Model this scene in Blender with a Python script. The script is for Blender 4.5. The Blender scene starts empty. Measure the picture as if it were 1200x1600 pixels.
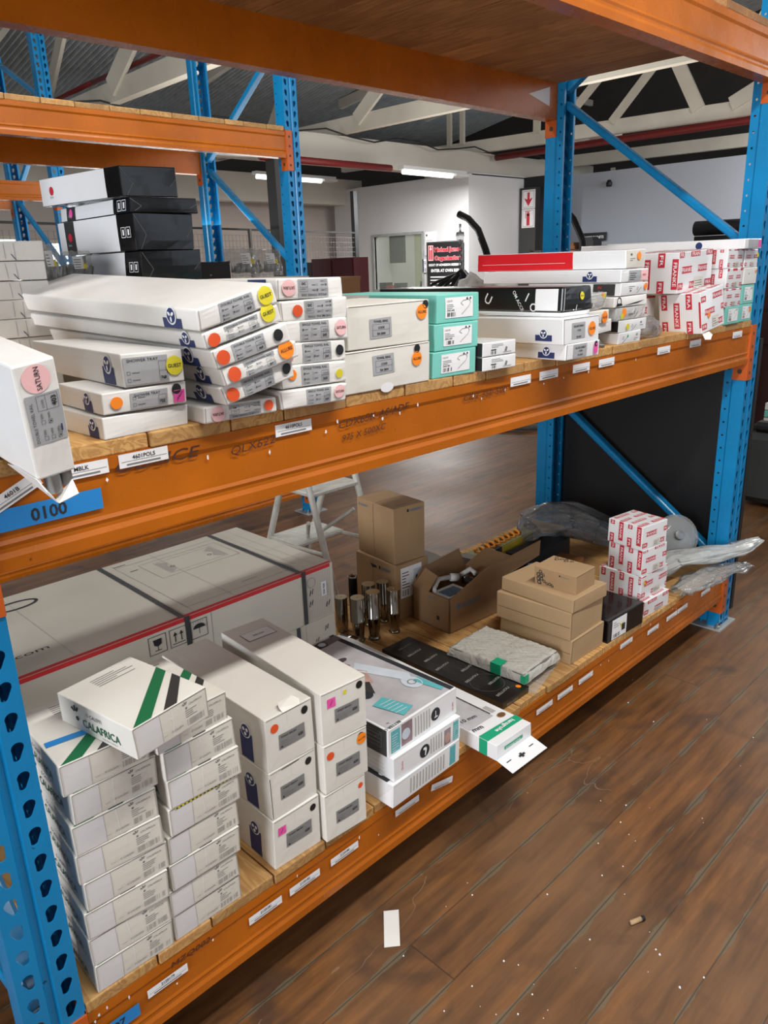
import bpy, bmesh, math, random
from mathutils import Vector, Matrix, noise
from mathutils.geometry import tessellate_polygon
R = random.Random(7)
scn = bpy.context.scene
COL = scn.collection
# ------------------------------------------------------------ camera
cam = bpy.data.objects.new('camera', bpy.data.cameras.new('camera')); COL.objects.link(cam)
cr = Vector((0.70745864, -0.70596071, -0.03349248)); fw = Vector((0.66514721, 0.68108145, -0.3061164))
fw.normalize(); cr = (cr - fw * cr.dot(fw)).normalized(); cu = cr.cross(fw)
CAMLOC = Vector((-0.3094, -1.0904, 1.4717))
m = Matrix((cr, cu, -fw)).transposed().to_4x4(); m.translation = CAMLOC
cam.matrix_world = m
cam.data.sensor_fit = 'VERTICAL'; cam.data.sensor_height = 24.0
cam.data.lens = 24.0 * 1200.45 / 1600.0
cam.data.clip_start = 0.02; cam.data.clip_end = 100
scn.camera = cam
# ------------------------------------------------------------ light
scn.view_settings.view_transform = 'Standard'; scn.view_settings.look = 'None'
scn.view_settings.exposure = 0.16; scn.view_settings.gamma = 1.0
w = bpy.data.worlds.new('world'); scn.world = w; w.use_nodes = True
bg = w.node_tree.nodes['Background']; bg.inputs[0].default_value = (0.86, 0.93, 1.0, 1); bg.inputs[1].default_value = 0.55
def area(name, loc, target, sx, sy, power, color=(1, 1, 1)):
    l = bpy.data.lights.new(name, 'AREA'); l.shape = 'RECTANGLE'; l.size = sx; l.size_y = sy; l.energy = power; l.color = color
    o = bpy.data.objects.new(name, l); COL.objects.link(o); o.location = loc
    o.rotation_euler = (Vector(target) - Vector(loc)).to_track_quat('-Z', 'Y').to_euler()
    return o
# ceiling tubes over the aisles, daylight through the hall door, added unseen fills for roof, hall and office
area('aisle_tube_light', (0.9, -1.15, 3.25), (0.9, -0.95, 0), 2.6, 0.16, 78, (1.0, 0.97, 0.92))
area('back_aisle_tube_light', (1.2, 1.95, 3.3), (1.2, 1.9, 0), 2.4, 0.25, 30, (1.0, 0.98, 0.95))
area('hall_fill_light', (8.8, -0.4, 3.2), (8.6, 1.6, 0), 3.0, 1.8, 260, (1.0, 0.98, 0.96))  # broad panel added out of view to brighten the hall
area('hall_far_light', (9.9, 8.05, 2.815), (9.9, 8.05, 0), 1.2, 0.06, 170, (1.0, 0.98, 0.96))
area('hall_up_fill', (6.0, 4.8, 1.75), (6.0, 4.8, 6), 7.0, 4.0, 190, (1.0, 0.97, 0.92))  # unseen upward panel, stands in for daylight bounced off the floor
area('aisle_up_fill', (1.0, -2.2, 2.8), (1.0, -2.2, 6), 3.0, 1.0, 60, (1.0, 0.97, 0.92))  # added upward panel, brightens the roof above the aisle
area('hall_right_fill', (12.8, 2.0, 2.6), (14.5, 3.0, 1.0), 2.0, 3.0, 110, (1.0, 0.98, 0.96))  # extra unseen panel aimed at the right-hand wall
area('office_fill_light', (12.8, 10.3, 2.85), (12.8, 10.3, 0), 1.2, 1.2, 45, (1.0, 0.98, 0.9))  # unseen light added to brighten the room behind the office window
area('doorway_daylight', (-6.8, -1.3, 1.9), (0.6, 0.4, 0.9), 3.6, 2.8, 430, (0.93, 0.96, 1.0))

# ------------------------------------------------------------ materials
def lin(c):
    return tuple(((x / 255.0) / 12.92 if x / 255.0 <= 0.04045 else ((x / 255.0 + 0.055) / 1.055) ** 2.4) for x in c)
MATS = {}
def mat(name, rgb, rough=0.6, metal=0.0, var=0.06, vscale=6.0, bump=0.0, bscale=30.0, coat=0.0, emit=0.0, alpha=1.0, trans=0.0, stretch=None, spec=0.5):
    if name in MATS: return MATS[name]
    M = bpy.data.materials.new(name); M.use_nodes = True; nt = M.node_tree; N = nt.nodes; Lk = nt.links
    b = N['Principled BSDF']; c = lin(rgb)
    b.inputs['Roughness'].default_value = rough; b.inputs['Metallic'].default_value = metal
    b.inputs['Coat Weight'].default_value = coat; b.inputs['Alpha'].default_value = alpha
    b.inputs['Transmission Weight'].default_value = trans
    b.inputs['Specular IOR Level'].default_value = spec
    tc = N.new('ShaderNodeTexCoord'); mp = N.new('ShaderNodeMapping'); Lk.new(tc.outputs['Object'], mp.inputs['Vector'])
    if stretch: mp.inputs['Scale'].default_value = stretch
    if var > 0:
        n = N.new('ShaderNodeTexNoise'); n.inputs['Scale'].default_value = vscale; n.inputs['Detail'].default_value = 5
        Lk.new(mp.outputs[0], n.inputs['Vector'])
        r = N.new('ShaderNodeValToRGB'); r.color_ramp.elements[0].position = 0.3; r.color_ramp.elements[1].position = 0.7
        r.color_ramp.elements[0].color = tuple(max(0, x * (1 - var * 1.6)) for x in c) + (1,)
        r.color_ramp.elements[1].color = tuple(min(1, x * (1 + var)) for x in c) + (1,)
        Lk.new(n.outputs['Fac'], r.inputs[0]); Lk.new(r.outputs[0], b.inputs['Base Color'])
    else:
        b.inputs['Base Color'].default_value = c + (1,)
    if bump > 0:
        n2 = N.new('ShaderNodeTexNoise'); n2.inputs['Scale'].default_value = bscale; n2.inputs['Detail'].default_value = 3
        Lk.new(mp.outputs[0], n2.inputs['Vector'])
        bp = N.new('ShaderNodeBump'); bp.inputs['Strength'].default_value = bump; bp.inputs['Distance'].default_value = 0.004
        Lk.new(n2.outputs['Fac'], bp.inputs['Height']); Lk.new(bp.outputs[0], b.inputs['Normal'])
    if emit > 0:
        b.inputs['Emission Color'].default_value = c + (1,); b.inputs['Emission Strength'].default_value = emit
    MATS[name] = M; return M
mat('white', (226, 222, 214), 0.45, var=0.03, vscale=4, bump=0.35, bscale=22)
mat('white2', (232, 230, 226), 0.38, var=0.03, vscale=7, bump=0.6, bscale=12)
mat('offwhite', (208, 203, 190), 0.6, var=0.05, vscale=3, bump=0.35, bscale=9)
mat('gloss_white', (235, 236, 238), 0.22, var=0.02, bump=0.15, bscale=14, coat=0.3)
mat('paper', (238, 238, 240), 0.6, var=0.0)
mat('kraft', (170, 139, 102), 0.8, var=0.06, vscale=5, bump=0.15, bscale=60)
mat('kraft_light', (176, 147, 110), 0.78, var=0.05, vscale=5, bump=0.12, bscale=60)
mat('kraft_brown', (150, 117, 82), 0.8, var=0.06, vscale=5, bump=0.15, bscale=60)
mat('mint', (126, 206, 194), 0.5, var=0.03)
mat('red', (222, 34, 44), 0.3, var=0.03, bump=0.3, bscale=10, coat=0.3)
mat('franke_red', (196, 40, 58), 0.5, var=0)
mat('black', (18, 18, 20), 0.3, var=0, coat=0.3)
mat('black_matt', (22, 22, 24), 0.7, var=0.1)
mat('black_gloss', (9, 9, 11), 0.2, var=0, bump=0.5, bscale=9, coat=0.15, spec=0.35)
mat('ink', (36, 38, 44), 0.7, var=0); mat('ink_grey', (120, 120, 118), 0.7, var=0); mat('ink_pale', (172, 170, 164), 0.7, var=0)
mat('seam', (70, 62, 52), 0.9, var=0); mat('seam_soft', (150, 145, 136), 0.9, var=0)
mat('label_grey', (166, 167, 170), 0.55, var=0.04, vscale=40); mat('label_dark', (128, 128, 128), 0.55, var=0.04, vscale=40)
mat('navy', (34, 50, 104), 0.5, var=0.03); mat('green', (24, 106, 66), 0.5, var=0.03); mat('charcoal', (52, 52, 52), 0.5, var=0.04)
mat('hans_green', (20, 160, 118), 0.4, var=0.02); mat('teal', (92, 176, 182), 0.45, var=0.02)
mat('s_yellow', (222, 208, 40), 0.5, var=0.02); mat('s_orange', (255, 140, 24), 0.5, var=0.02); mat('s_red', (226, 84, 34), 0.5, var=0.05)
mat('s_pink', (240, 190, 192), 0.5, var=0.02); mat('s_magenta', (232, 84, 166), 0.5, var=0.03); mat('s_black', (20, 20, 20), 0.5, var=0)
mat('tape_blue', (36, 132, 204), 0.45, var=0.04); mat('geberit_blue', (88, 116, 140), 0.7, var=0)
mat('strap', (60, 62, 64), 0.35, var=0.05, bump=0.2, bscale=90)
mat('box_red', (206, 44, 48), 0.5, var=0.05)
mat('chrome', (150, 146, 140), 0.1, metal=1.0, var=0); mat('chrome_cap', (190, 172, 140), 0.3, metal=0.85, var=0.05)
mat('steel', (150, 152, 154), 0.4, metal=0.7, var=0.08); mat('galv', (176, 180, 180), 0.45, metal=0.35, var=0.12)
mat('ladder_white', (214, 214, 204), 0.4, var=0.08, vscale=30); mat('wall_white', (205, 206, 207), 0.8, var=0.02, vscale=0.6)
mat('wall_cool', (168, 174, 184), 0.8, var=0.02, vscale=0.6); mat('wall_pink', (190, 180, 172), 0.85, var=0.05, vscale=1.2)
mat('truss', (206, 200, 186), 0.75, var=0.08, vscale=1.5, bump=0.2, bscale=8); mat('beam_white', (190, 186, 176), 0.8, var=0.05, vscale=1)
mat('pipe_red', (112, 22, 20), 0.5, var=0.05); mat('tube', (255, 255, 255), 0.4, var=0, emit=2.2); mat('cable', (28, 28, 30), 0.6, var=0)
mat('day', (240, 248, 255), 0.5, var=0, emit=3.0); mat('tube_off', (210, 212, 210), 0.4, var=0)
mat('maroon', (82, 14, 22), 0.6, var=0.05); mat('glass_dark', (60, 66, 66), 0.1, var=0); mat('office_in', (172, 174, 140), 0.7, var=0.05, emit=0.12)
mat('sign_black', (24, 24, 26), 0.5, var=0); mat('sofa', (62, 66, 66), 0.9, var=0.08, bump=0.3, bscale=40); mat('fabric_grey', (136, 138, 144), 0.9, var=0.2, vscale=14, bump=0.6, bscale=20)
mat('cab_red', (74, 42, 36), 0.5, var=0.1); mat('yellow_bar', (206, 178, 56), 0.5, var=0.08, vscale=20); mat('bar_top', (150, 150, 100), 0.6, var=0.15, vscale=20)
mat('rope_orange', (226, 140, 34), 0.6, var=0.1); mat('wood_brown', (136, 88, 44), 0.6, var=0.2, vscale=20)
mat('photo_skin', (196, 160, 150), 0.25, var=0.15, vscale=30); mat('photo_mauve', (150, 128, 134), 0.25, var=0.15, vscale=25)
mat('photo_grey', (186, 184, 188), 0.22, var=0.12, vscale=14); mat('photo_dark', (70, 54, 56), 0.25, var=0.15); mat('photo_pale', (206, 216, 226), 0.22, var=0.06, vscale=20)
mat('card_grey', (128, 124, 116), 0.8, var=0.1, vscale=9); mat('white_plastic', (225, 226, 224), 0.35, var=0.04)
mat('panel_black', (16, 17, 20), 0.55, var=0.2, vscale=3, stretch=(1, 6, 1)); mat('rubber', (30, 28, 27), 0.8, var=0.1)
mat('hose', (84, 78, 70), 0.8, var=0.1); mat('mesh_wire', (110, 104, 100), 0.5, var=0)

def painted(name, rgb, chip, rough=0.32):
    M = bpy.data.materials.new(name); M.use_nodes = True; nt = M.node_tree; N = nt.nodes; Lk = nt.links; b = N['Principled BSDF']
    tc = N.new('ShaderNodeTexCoord')
    n = N.new('ShaderNodeTexNoise'); n.inputs['Scale'].default_value = 5; n.inputs['Detail'].default_value = 6; Lk.new(tc.outputs['Object'], n.inputs['Vector'])
    r = N.new('ShaderNodeValToRGB'); c = lin(rgb); r.color_ramp.elements[0].position = 0.3; r.color_ramp.elements[1].position = 0.75
    r.color_ramp.elements[0].color = tuple(x * 0.82 for x in c) + (1,); r.color_ramp.elements[1].color = tuple(min(1, x * 1.1) for x in c) + (1,)
    Lk.new(n.outputs['Fac'], r.inputs[0])
    n2 = N.new('ShaderNodeTexNoise'); n2.inputs['Scale'].default_value = 34; n2.inputs['Detail'].default_value = 4; Lk.new(tc.outputs['Object'], n2.inputs['Vector'])
    r2 = N.new('ShaderNodeValToRGB'); r2.color_ramp.elements[0].position = 0.735; r2.color_ramp.elements[1].position = 0.75
    Lk.new(n2.outputs['Fac'], r2.inputs[0])
    mx = N.new('ShaderNodeMixRGB'); mx.inputs[2].default_value = lin(chip) + (1,); Lk.new(r2.outputs[0], mx.inputs[0]); Lk.new(r.outputs[0], mx.inputs[1]); Lk.new(mx.outputs[0], b.inputs['Base Color'])
    n3 = N.new('ShaderNodeTexNoise'); n3.inputs['Scale'].default_value = 14; Lk.new(tc.outputs['Object'], n3.inputs['Vector'])
    mr = N.new('ShaderNodeMapRange'); mr.inputs[3].default_value = rough - 0.08; mr.inputs[4].default_value = rough + 0.15; Lk.new(n3.outputs['Fac'], mr.inputs[0]); Lk.new(mr.outputs[0], b.inputs['Roughness'])
    MATS[name] = M
painted('orange', (184, 98, 12), (112, 52, 14), 0.24); painted('blue', (14, 130, 188), (16, 62, 88), 0.22)
painted('orange_conn', (196, 92, 30), (90, 40, 20))

def wood(name, c1, c2, c3, axis):
    M = bpy.data.materials.new(name); M.use_nodes = True; nt = M.node_tree; N = nt.nodes; Lk = nt.links; b = N['Principled BSDF']
    b.inputs['Roughness'].default_value = 0.7
    tc = N.new('ShaderNodeTexCoord'); oi = N.new('ShaderNodeObjectInfo'); ad = N.new('ShaderNodeVectorMath'); ad.operation = 'ADD'
    sc = N.new('ShaderNodeVectorMath'); sc.operation = 'SCALE'; sc.inputs['Scale'].default_value = 13.0
    cb = N.new('ShaderNodeCombineXYZ'); Lk.new(oi.outputs['Random'], cb.inputs[0]); Lk.new(oi.outputs['Random'], cb.inputs[1]); Lk.new(oi.outputs['Random'], cb.inputs[2]); Lk.new(cb.outputs[0], sc.inputs[0])
    Lk.new(tc.outputs['Object'], ad.inputs[0]); Lk.new(sc.outputs[0], ad.inputs[1])
    mp = N.new('ShaderNodeMapping'); mp.inputs['Scale'].default_value = axis; Lk.new(ad.outputs[0], mp.inputs['Vector'])
    n = N.new('ShaderNodeTexNoise'); n.inputs['Scale'].default_value = 5; n.inputs['Detail'].default_value = 4; n.inputs['Distortion'].default_value = 1.2; Lk.new(mp.outputs[0], n.inputs['Vector'])
    wv = N.new('ShaderNodeMath'); wv.operation = 'MULTIPLY'; wv.inputs[1].default_value = 46; Lk.new(n.outputs['Fac'], wv.inputs[0])
    sn = N.new('ShaderNodeMath'); sn.operation = 'SINE'; Lk.new(wv.outputs[0], sn.inputs[0])
    mr = N.new('ShaderNodeMapRange'); mr.inputs[1].default_value = -1; mr.inputs[2].default_value = 1; Lk.new(sn.outputs[0], mr.inputs[0])
    r = N.new('ShaderNodeValToRGB'); r.color_ramp.elements[0].color = lin(c1) + (1,); r.color_ramp.elements[1].color = lin(c2) + (1,); Lk.new(mr.outputs[0], r.inputs[0])
    n2 = N.new('ShaderNodeTexNoise'); n2.inputs['Scale'].default_value = 3; n2.inputs['Detail'].default_value = 5; Lk.new(ad.outputs[0], n2.inputs['Vector'])
    r2 = N.new('ShaderNodeValToRGB'); r2.color_ramp.elements[0].position = 0.42; r2.color_ramp.elements[1].position = 0.75; Lk.new(n2.outputs['Fac'], r2.inputs[0])
    mx = N.new('ShaderNodeMixRGB'); mx.inputs[2].default_value = lin(c3) + (1,); Lk.new(r2.outputs[0], mx.inputs[0]); Lk.new(r.outputs[0], mx.inputs[1])
    hs = N.new('ShaderNodeHueSaturation'); m2 = N.new('ShaderNodeMapRange'); m2.inputs[3].default_value = 0.82; m2.inputs[4].default_value = 1.15; Lk.new(oi.outputs['Random'], m2.inputs[0]); Lk.new(m2.outputs[0], hs.inputs['Value']); Lk.new(mx.outputs[0], hs.inputs['Color'])
    Lk.new(hs.outputs[0], b.inputs['Base Color']); MATS[name] = M
wood('pine', (206, 162, 100), (176, 128, 72), (150, 112, 70), (4.0, 0.35, 4.0))
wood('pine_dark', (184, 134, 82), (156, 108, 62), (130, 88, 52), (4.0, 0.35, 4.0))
wood('planks_kraft', (160, 120, 74), (140, 102, 62), (120, 86, 50), (4.0, 0.35, 4.0))

def floor_mat():
    M = bpy.data.materials.new('floor_boards'); M.use_nodes = True; nt = M.node_tree; N = nt.nodes; Lk = nt.links; b = N['Principled BSDF']
    tc = N.new('ShaderNodeTexCoord'); sp = N.new('ShaderNodeSeparateXYZ'); Lk.new(tc.outputs['Object'], sp.inputs[0])
    def mth(op, a, bb=None, c=None):
        x = N.new('ShaderNodeMath'); x.operation = op
        for i, v in enumerate((a, bb, c)):
            if v is None: continue
            if isinstance(v, (int, float)): x.inputs[i].default_value = v
            else: Lk.new(v, x.inputs[i])
        return x.outputs[0]
    yb = mth('DIVIDE', mth('ADD', sp.outputs[1], 10.03 + 0.128 * 0), 0.1285)
    row = mth('FLOOR', yb); fr = mth('FRACT', yb)
    wn = N.new('ShaderNodeTexWhiteNoise'); wn.noise_dimensions = '1D'; Lk.new(row, wn.inputs['W'])
    xs = mth('ADD', sp.outputs[0], mth('MULTIPLY', wn.outputs['Value'], 3.1)); xb = mth('DIVIDE', xs, 2.6); xf = mth('FRACT', xb); xr = mth('FLOOR', xb)
    cell = N.new('ShaderNodeTexWhiteNoise'); cell.noise_dimensions = '2D'; cv = N.new('ShaderNodeCombineXYZ'); Lk.new(row, cv.inputs[0]); Lk.new(xr, cv.inputs[1]); Lk.new(cv.outputs[0], cell.inputs['Vector'])
    # grain
    off = N.new('ShaderNodeCombineXYZ'); Lk.new(mth('MULTIPLY', sp.outputs[0], 1.6), off.inputs[0]); Lk.new(mth('MULTIPLY', sp.outputs[1], 15.0), off.inputs[1]); Lk.new(mth('MULTIPLY', cell.outputs['Value'], 20), off.inputs[2])
    g = N.new('ShaderNodeTexNoise'); g.inputs['Scale'].default_value = 2.0; g.inputs['Detail'].default_value = 8; g.inputs['Roughness'].default_value = 0.62; Lk.new(off.outputs[0], g.inputs['Vector'])
    r = N.new('ShaderNodeValToRGB'); e = r.color_ramp.elements; e[0].position = 0.28; e[0].color = lin((66, 42, 21)) + (1,); e[1].position = 0.72; e[1].color = lin((138, 90, 47)) + (1,); Lk.new(g.outputs['Fac'], r.inputs[0])
    hs = N.new('ShaderNodeHueSaturation'); Lk.new(mth('MULTIPLY_ADD', cell.outputs['Value'], 0.28, 0.84), hs.inputs['Value']); Lk.new(r.outputs[0], hs.inputs['Color'])
    # large wear: patches of dull dusty brown
    wr = N.new('ShaderNodeTexNoise'); wr.inputs['Scale'].default_value = 1.3; wr.inputs['Detail'].default_value = 6; Lk.new(tc.outputs['Object'], wr.inputs['Vector'])
    rr = N.new('ShaderNodeValToRGB'); rr.color_ramp.elements[0].position = 0.44; rr.color_ramp.elements[1].position = 0.68; Lk.new(wr.outputs['Fac'], rr.inputs[0])
    mx = N.new('ShaderNodeMixRGB'); mx.inputs[2].default_value = lin((122, 96, 72)) + (1,); Lk.new(mth('MULTIPLY', rr.outputs[0], 0.45), mx.inputs[0]); Lk.new(hs.outputs[0], mx.inputs[1])
    # dark stains
    st = N.new('ShaderNodeTexNoise'); st.inputs['Scale'].default_value = 4.5; st.inputs['Detail'].default_value = 5; st.inputs['Distortion'].default_value = 0.8; Lk.new(tc.outputs['Object'], st.inputs['Vector'])
    sr = N.new('ShaderNodeValToRGB'); sr.color_ramp.elements[0].position = 0.56; sr.color_ramp.elements[1].position = 0.70; Lk.new(st.outputs['Fac'], sr.inputs[0])
    mx2 = N.new('ShaderNodeMixRGB'); mx2.inputs[2].default_value = lin((56, 44, 38)) + (1,); Lk.new(mth('MULTIPLY', sr.outputs[0], 0.6), mx2.inputs[0]); Lk.new(mx.outputs[0], mx2.inputs[1])
    # seams: dark gap with grey-green worn rim on some rows
    d = mth('MINIMUM', fr, mth('SUBTRACT', 1.0, fr)); wob = N.new('ShaderNodeTexNoise'); wob.inputs['Scale'].default_value = 9; wob.inputs['Detail'].default_value = 5; Lk.new(tc.outputs['Object'], wob.inputs['Vector'])
    gap = mth('LESS_THAN', d, 0.011)
    rimw = mth('MULTIPLY', mth('SUBTRACT', wob.outputs['Fac'], 0.40), 0.32)
    near0 = N.new('ShaderNodeTexWhiteNoise'); near0.noise_dimensions = '1D'; Lk.new(mth('FLOOR', mth('ADD', yb, 0.5)), near0.inputs['W'])
    rim = mth('MULTIPLY', mth('LESS_THAN', d, rimw), mth('GREATER_THAN', near0.outputs['Value'], 0.45))
    mx3 = N.new('ShaderNodeMixRGB'); mx3.inputs[2].default_value = lin((104, 102, 84)) + (1,); Lk.new(mth('MULTIPLY', rim, 0.55), mx3.inputs[0]); Lk.new(mx2.outputs[0], mx3.inputs[1])
    butt = mth('LESS_THAN', mth('MINIMUM', xf, mth('SUBTRACT', 1.0, xf)), 0.0007)
    gp = mth('MAXIMUM', gap, butt)
    mx4 = N.new('ShaderNodeMixRGB'); mx4.inputs[2].default_value = lin((40, 30, 24)) + (1,); Lk.new(mth('MULTIPLY', gp, 0.6), mx4.inputs[0]); Lk.new(mx3.outputs[0], mx4.inputs[1])
    # scratches
    vo = N.new('ShaderNodeTexVoronoi'); vo.feature = 'DISTANCE_TO_EDGE'; vo.inputs['Scale'].default_value = 1.1
    wp = N.new('ShaderNodeMapping'); wp.inputs['Rotation'].default_value = (0, 0, 0.5); wp.inputs['Scale'].default_value = (1.0, 2.4, 1); Lk.new(tc.outputs['Object'], wp.inputs[0]); dn = N.new('ShaderNodeTexNoise'); dn.inputs['Scale'].default_value = 1.7; dn.inputs['Detail'].default_value = 4; Lk.new(wp.outputs[0], dn.inputs['Vector'])
    dm = N.new('ShaderNodeMixRGB'); dm.inputs[0].default_value = 0.35; Lk.new(wp.outputs[0], dm.inputs[1]); Lk.new(dn.outputs['Color'], dm.inputs[2]); Lk.new(dm.outputs[0], vo.inputs['Vector'])
    sc = mth('MULTIPLY', mth('LESS_THAN', vo.outputs['Distance'], 0.0009), mth('GREATER_THAN', wr.outputs['Fac'], 0.5))
    mx5 = N.new('ShaderNodeMixRGB'); mx5.inputs[2].default_value = lin((150, 124, 98)) + (1,); Lk.new(mth('MULTIPLY', sc, 0.45), mx5.inputs[0]); Lk.new(mx4.outputs[0], mx5.inputs[1])
    Lk.new(mx5.outputs[0], b.inputs['Base Color'])
    rg = N.new('ShaderNodeMapRange'); rg.inputs[3].default_value = 0.34; rg.inputs[4].default_value = 0.62; Lk.new(wr.outputs['Fac'], rg.inputs[0]); Lk.new(rg.outputs[0], b.inputs['Roughness'])
    bp = N.new('ShaderNodeBump'); bp.inputs['Strength'].default_value = 0.5; bp.inputs['Distance'].default_value = 0.004
    Lk.new(mth('SUBTRACT', mth('MULTIPLY', g.outputs['Fac'], 0.35), gp), bp.inputs['Height']); Lk.new(bp.outputs[0], b.inputs['Normal'])
    MATS['floor'] = M
floor_mat()
def plastic(name, tint, fac, rough=0.12):
    M = bpy.data.materials.new(name); M.use_nodes = True; nt = M.node_tree; N = nt.nodes; Lk = nt.links
    b = N['Principled BSDF']; b.inputs['Base Color'].default_value = lin(tint) + (1,); b.inputs['Roughness'].default_value = rough; b.inputs['Coat Weight'].default_value = 0.6
    tc = N.new('ShaderNodeTexCoord'); n = N.new('ShaderNodeTexNoise'); n.inputs['Scale'].default_value = 16; n.inputs['Detail'].default_value = 4; n.inputs['Distortion'].default_value = 1.5; Lk.new(tc.outputs['Object'], n.inputs['Vector'])
    bp = N.new('ShaderNodeBump'); bp.inputs['Strength'].default_value = 0.9; bp.inputs['Distance'].default_value = 0.012; Lk.new(n.outputs['Fac'], bp.inputs['Height']); Lk.new(bp.outputs[0], b.inputs['Normal'])
    t = N.new('ShaderNodeBsdfTransparent'); t.inputs[0].default_value = (0.93, 0.94, 0.94, 1); ms = N.new('ShaderNodeMixShader')
    fz = N.new('ShaderNodeLayerWeight'); fz.inputs[0].default_value = 0.35; mr = N.new('ShaderNodeMapRange'); mr.inputs[3].default_value = fac; mr.inputs[4].default_value = min(1, fac + 0.5); Lk.new(fz.outputs['Facing'], mr.inputs[0])
    Lk.new(mr.outputs[0], ms.inputs[0]); Lk.new(t.outputs[0], ms.inputs[1]); Lk.new(b.outputs[0], ms.inputs[2]); Lk.new(ms.outputs[0], N['Material Output'].inputs[0]); MATS[name] = M
plastic('bag_clear', (205, 205, 202), 0.2); plastic('bag_grey', (136, 138, 140), 0.32, 0.12); plastic('bag_milky', (214, 216, 214), 0.5, 0.3); plastic('bubble', (206, 204, 196), 0.7, 0.25); plastic('pane', (190, 200, 190), 0.08, 0.02)

# ------------------------------------------------------------ mesh builder
class MB:
    def __init__(s): s.v = []; s.f = []; s.m = []; s.mats = []
    def mi(s, m):
        if m not in s.mats: s.mats.append(m)
        return s.mats.index(m)
    def add(s, vs, fs, m):
        o = len(s.v); s.v += [tuple(p) for p in vs]; k = s.mi(m)
        for f in fs: s.f.append(tuple(i + o for i in f)); s.m.append(k)
    def box(s, x0, x1, y0, y1, z0, z1, m, M=None):
        vs = [(x, y, z) for z in (z0, z1) for y in (y0, y1) for x in (x0, x1)]
        if M: vs = [M @ Vector(p) for p in vs]
        s.add(vs, [(0, 2, 3, 1), (4, 5, 7, 6), (0, 1, 5, 4), (2, 6, 7, 3), (0, 4, 6, 2), (1, 3, 7, 5)], m)
    def bar(s, a, b, wd, ht, m, up=(0, 0, 1)):
        a, b = Vector(a), Vector(b); d = (b - a); L = d.length; d.normalize(); u = Vector(up); x = d.cross(u).normalized(); z = x.cross(d)
        vs = [a + d * t + x * sx * wd / 2 + z * sz * ht / 2 for sz in (-1, 1) for t in (0, L) for sx in (-1, 1)]
        s.add(vs, [(0, 2, 3, 1), (4, 5, 7, 6), (0, 1, 5, 4), (2, 6, 7, 3), (0, 4, 6, 2), (1, 3, 7, 5)], m)
    def tube(s, pts, r, m, n=10, cap=True):
        pts = [Vector(p) for p in pts]; rings = []; px = None
        for i, p in enumerate(pts):
            d = (pts[min(i + 1, len(pts) - 1)] - pts[max(i - 1, 0)]).normalized()
            if px is None: px = d.orthogonal().normalized()
            px = (px - d * px.dot(d)).normalized(); py = d.cross(px); rr = r[i] if isinstance(r, (list, tuple)) else r
            rings.append([p + (px * math.cos(2 * math.pi * k / n) + py * math.sin(2 * math.pi * k / n)) * rr for k in range(n)])
        vs = [q for rg in rings for q in rg]; fs = []
        for i in range(len(pts) - 1):
            for k in range(n): fs.append((i * n + k, i * n + (k + 1) % n, (i + 1) * n + (k + 1) % n, (i + 1) * n + k))
        if cap: fs += [tuple(range(n))[::-1], tuple(range((len(pts) - 1) * n, len(pts) * n))]
        s.add(vs, fs, m)
    def lathe(s, prof, m, n=24, c=(0, 0, 0)):
        vs = []; fs = []
        for (r, z) in prof:
            for k in range(n): a = 2 * math.pi * k / n; vs.append((c[0] + r * math.cos(a), c[1] + r * math.sin(a), c[2] + z))
        for i in range(len(prof) - 1):
            for k in range(n): fs.append((i * n + k, i * n + (k + 1) % n, (i + 1) * n + (k + 1) % n, (i + 1) * n + k))
        fs += [tuple(range(n))[::-1], tuple(range((len(prof) - 1) * n, len(prof) * n))]
        s.add(vs, fs, m)
    def build(s, name, parent=None, smooth=False, angle=None):
        me = bpy.data.meshes.new(name); me.from_pydata(s.v, [], s.f)
        for k in s.mats: me.materials.append(MATS[k])
        me.polygons.foreach_set('material_index', s.m)
        if smooth: me.polygons.foreach_set('use_smooth', [True] * len(me.polygons))
        me.update()
        if smooth and angle: me.set_sharp_from_angle(angle=math.radians(angle))
        o = bpy.data.objects.new(name, me); COL.objects.link(o)
        if parent: o.parent = parent
        return o
def tag(o, label, cat, group=None, kind=None):
    if label: o['label'] = label
    if cat: o['category'] = cat
    if group: o['group'] = group
    if kind: o['kind'] = kind
    return o
def empty(name, loc=(0, 0, 0), rot=(0, 0, 0), label=None, cat=None, group=None):
    o = bpy.data.objects.new(name, None); COL.objects.link(o); o.location = loc; o.rotation_euler = rot; o.empty_display_size = 0.05
    return tag(o, label, cat, group)
def copy_tree(o, parent=None):
    c = o.copy(); COL.objects.link(c)
    if parent: c.parent = parent
    for ch in list(o.children): copy_tree(ch, c)
    return c
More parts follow.
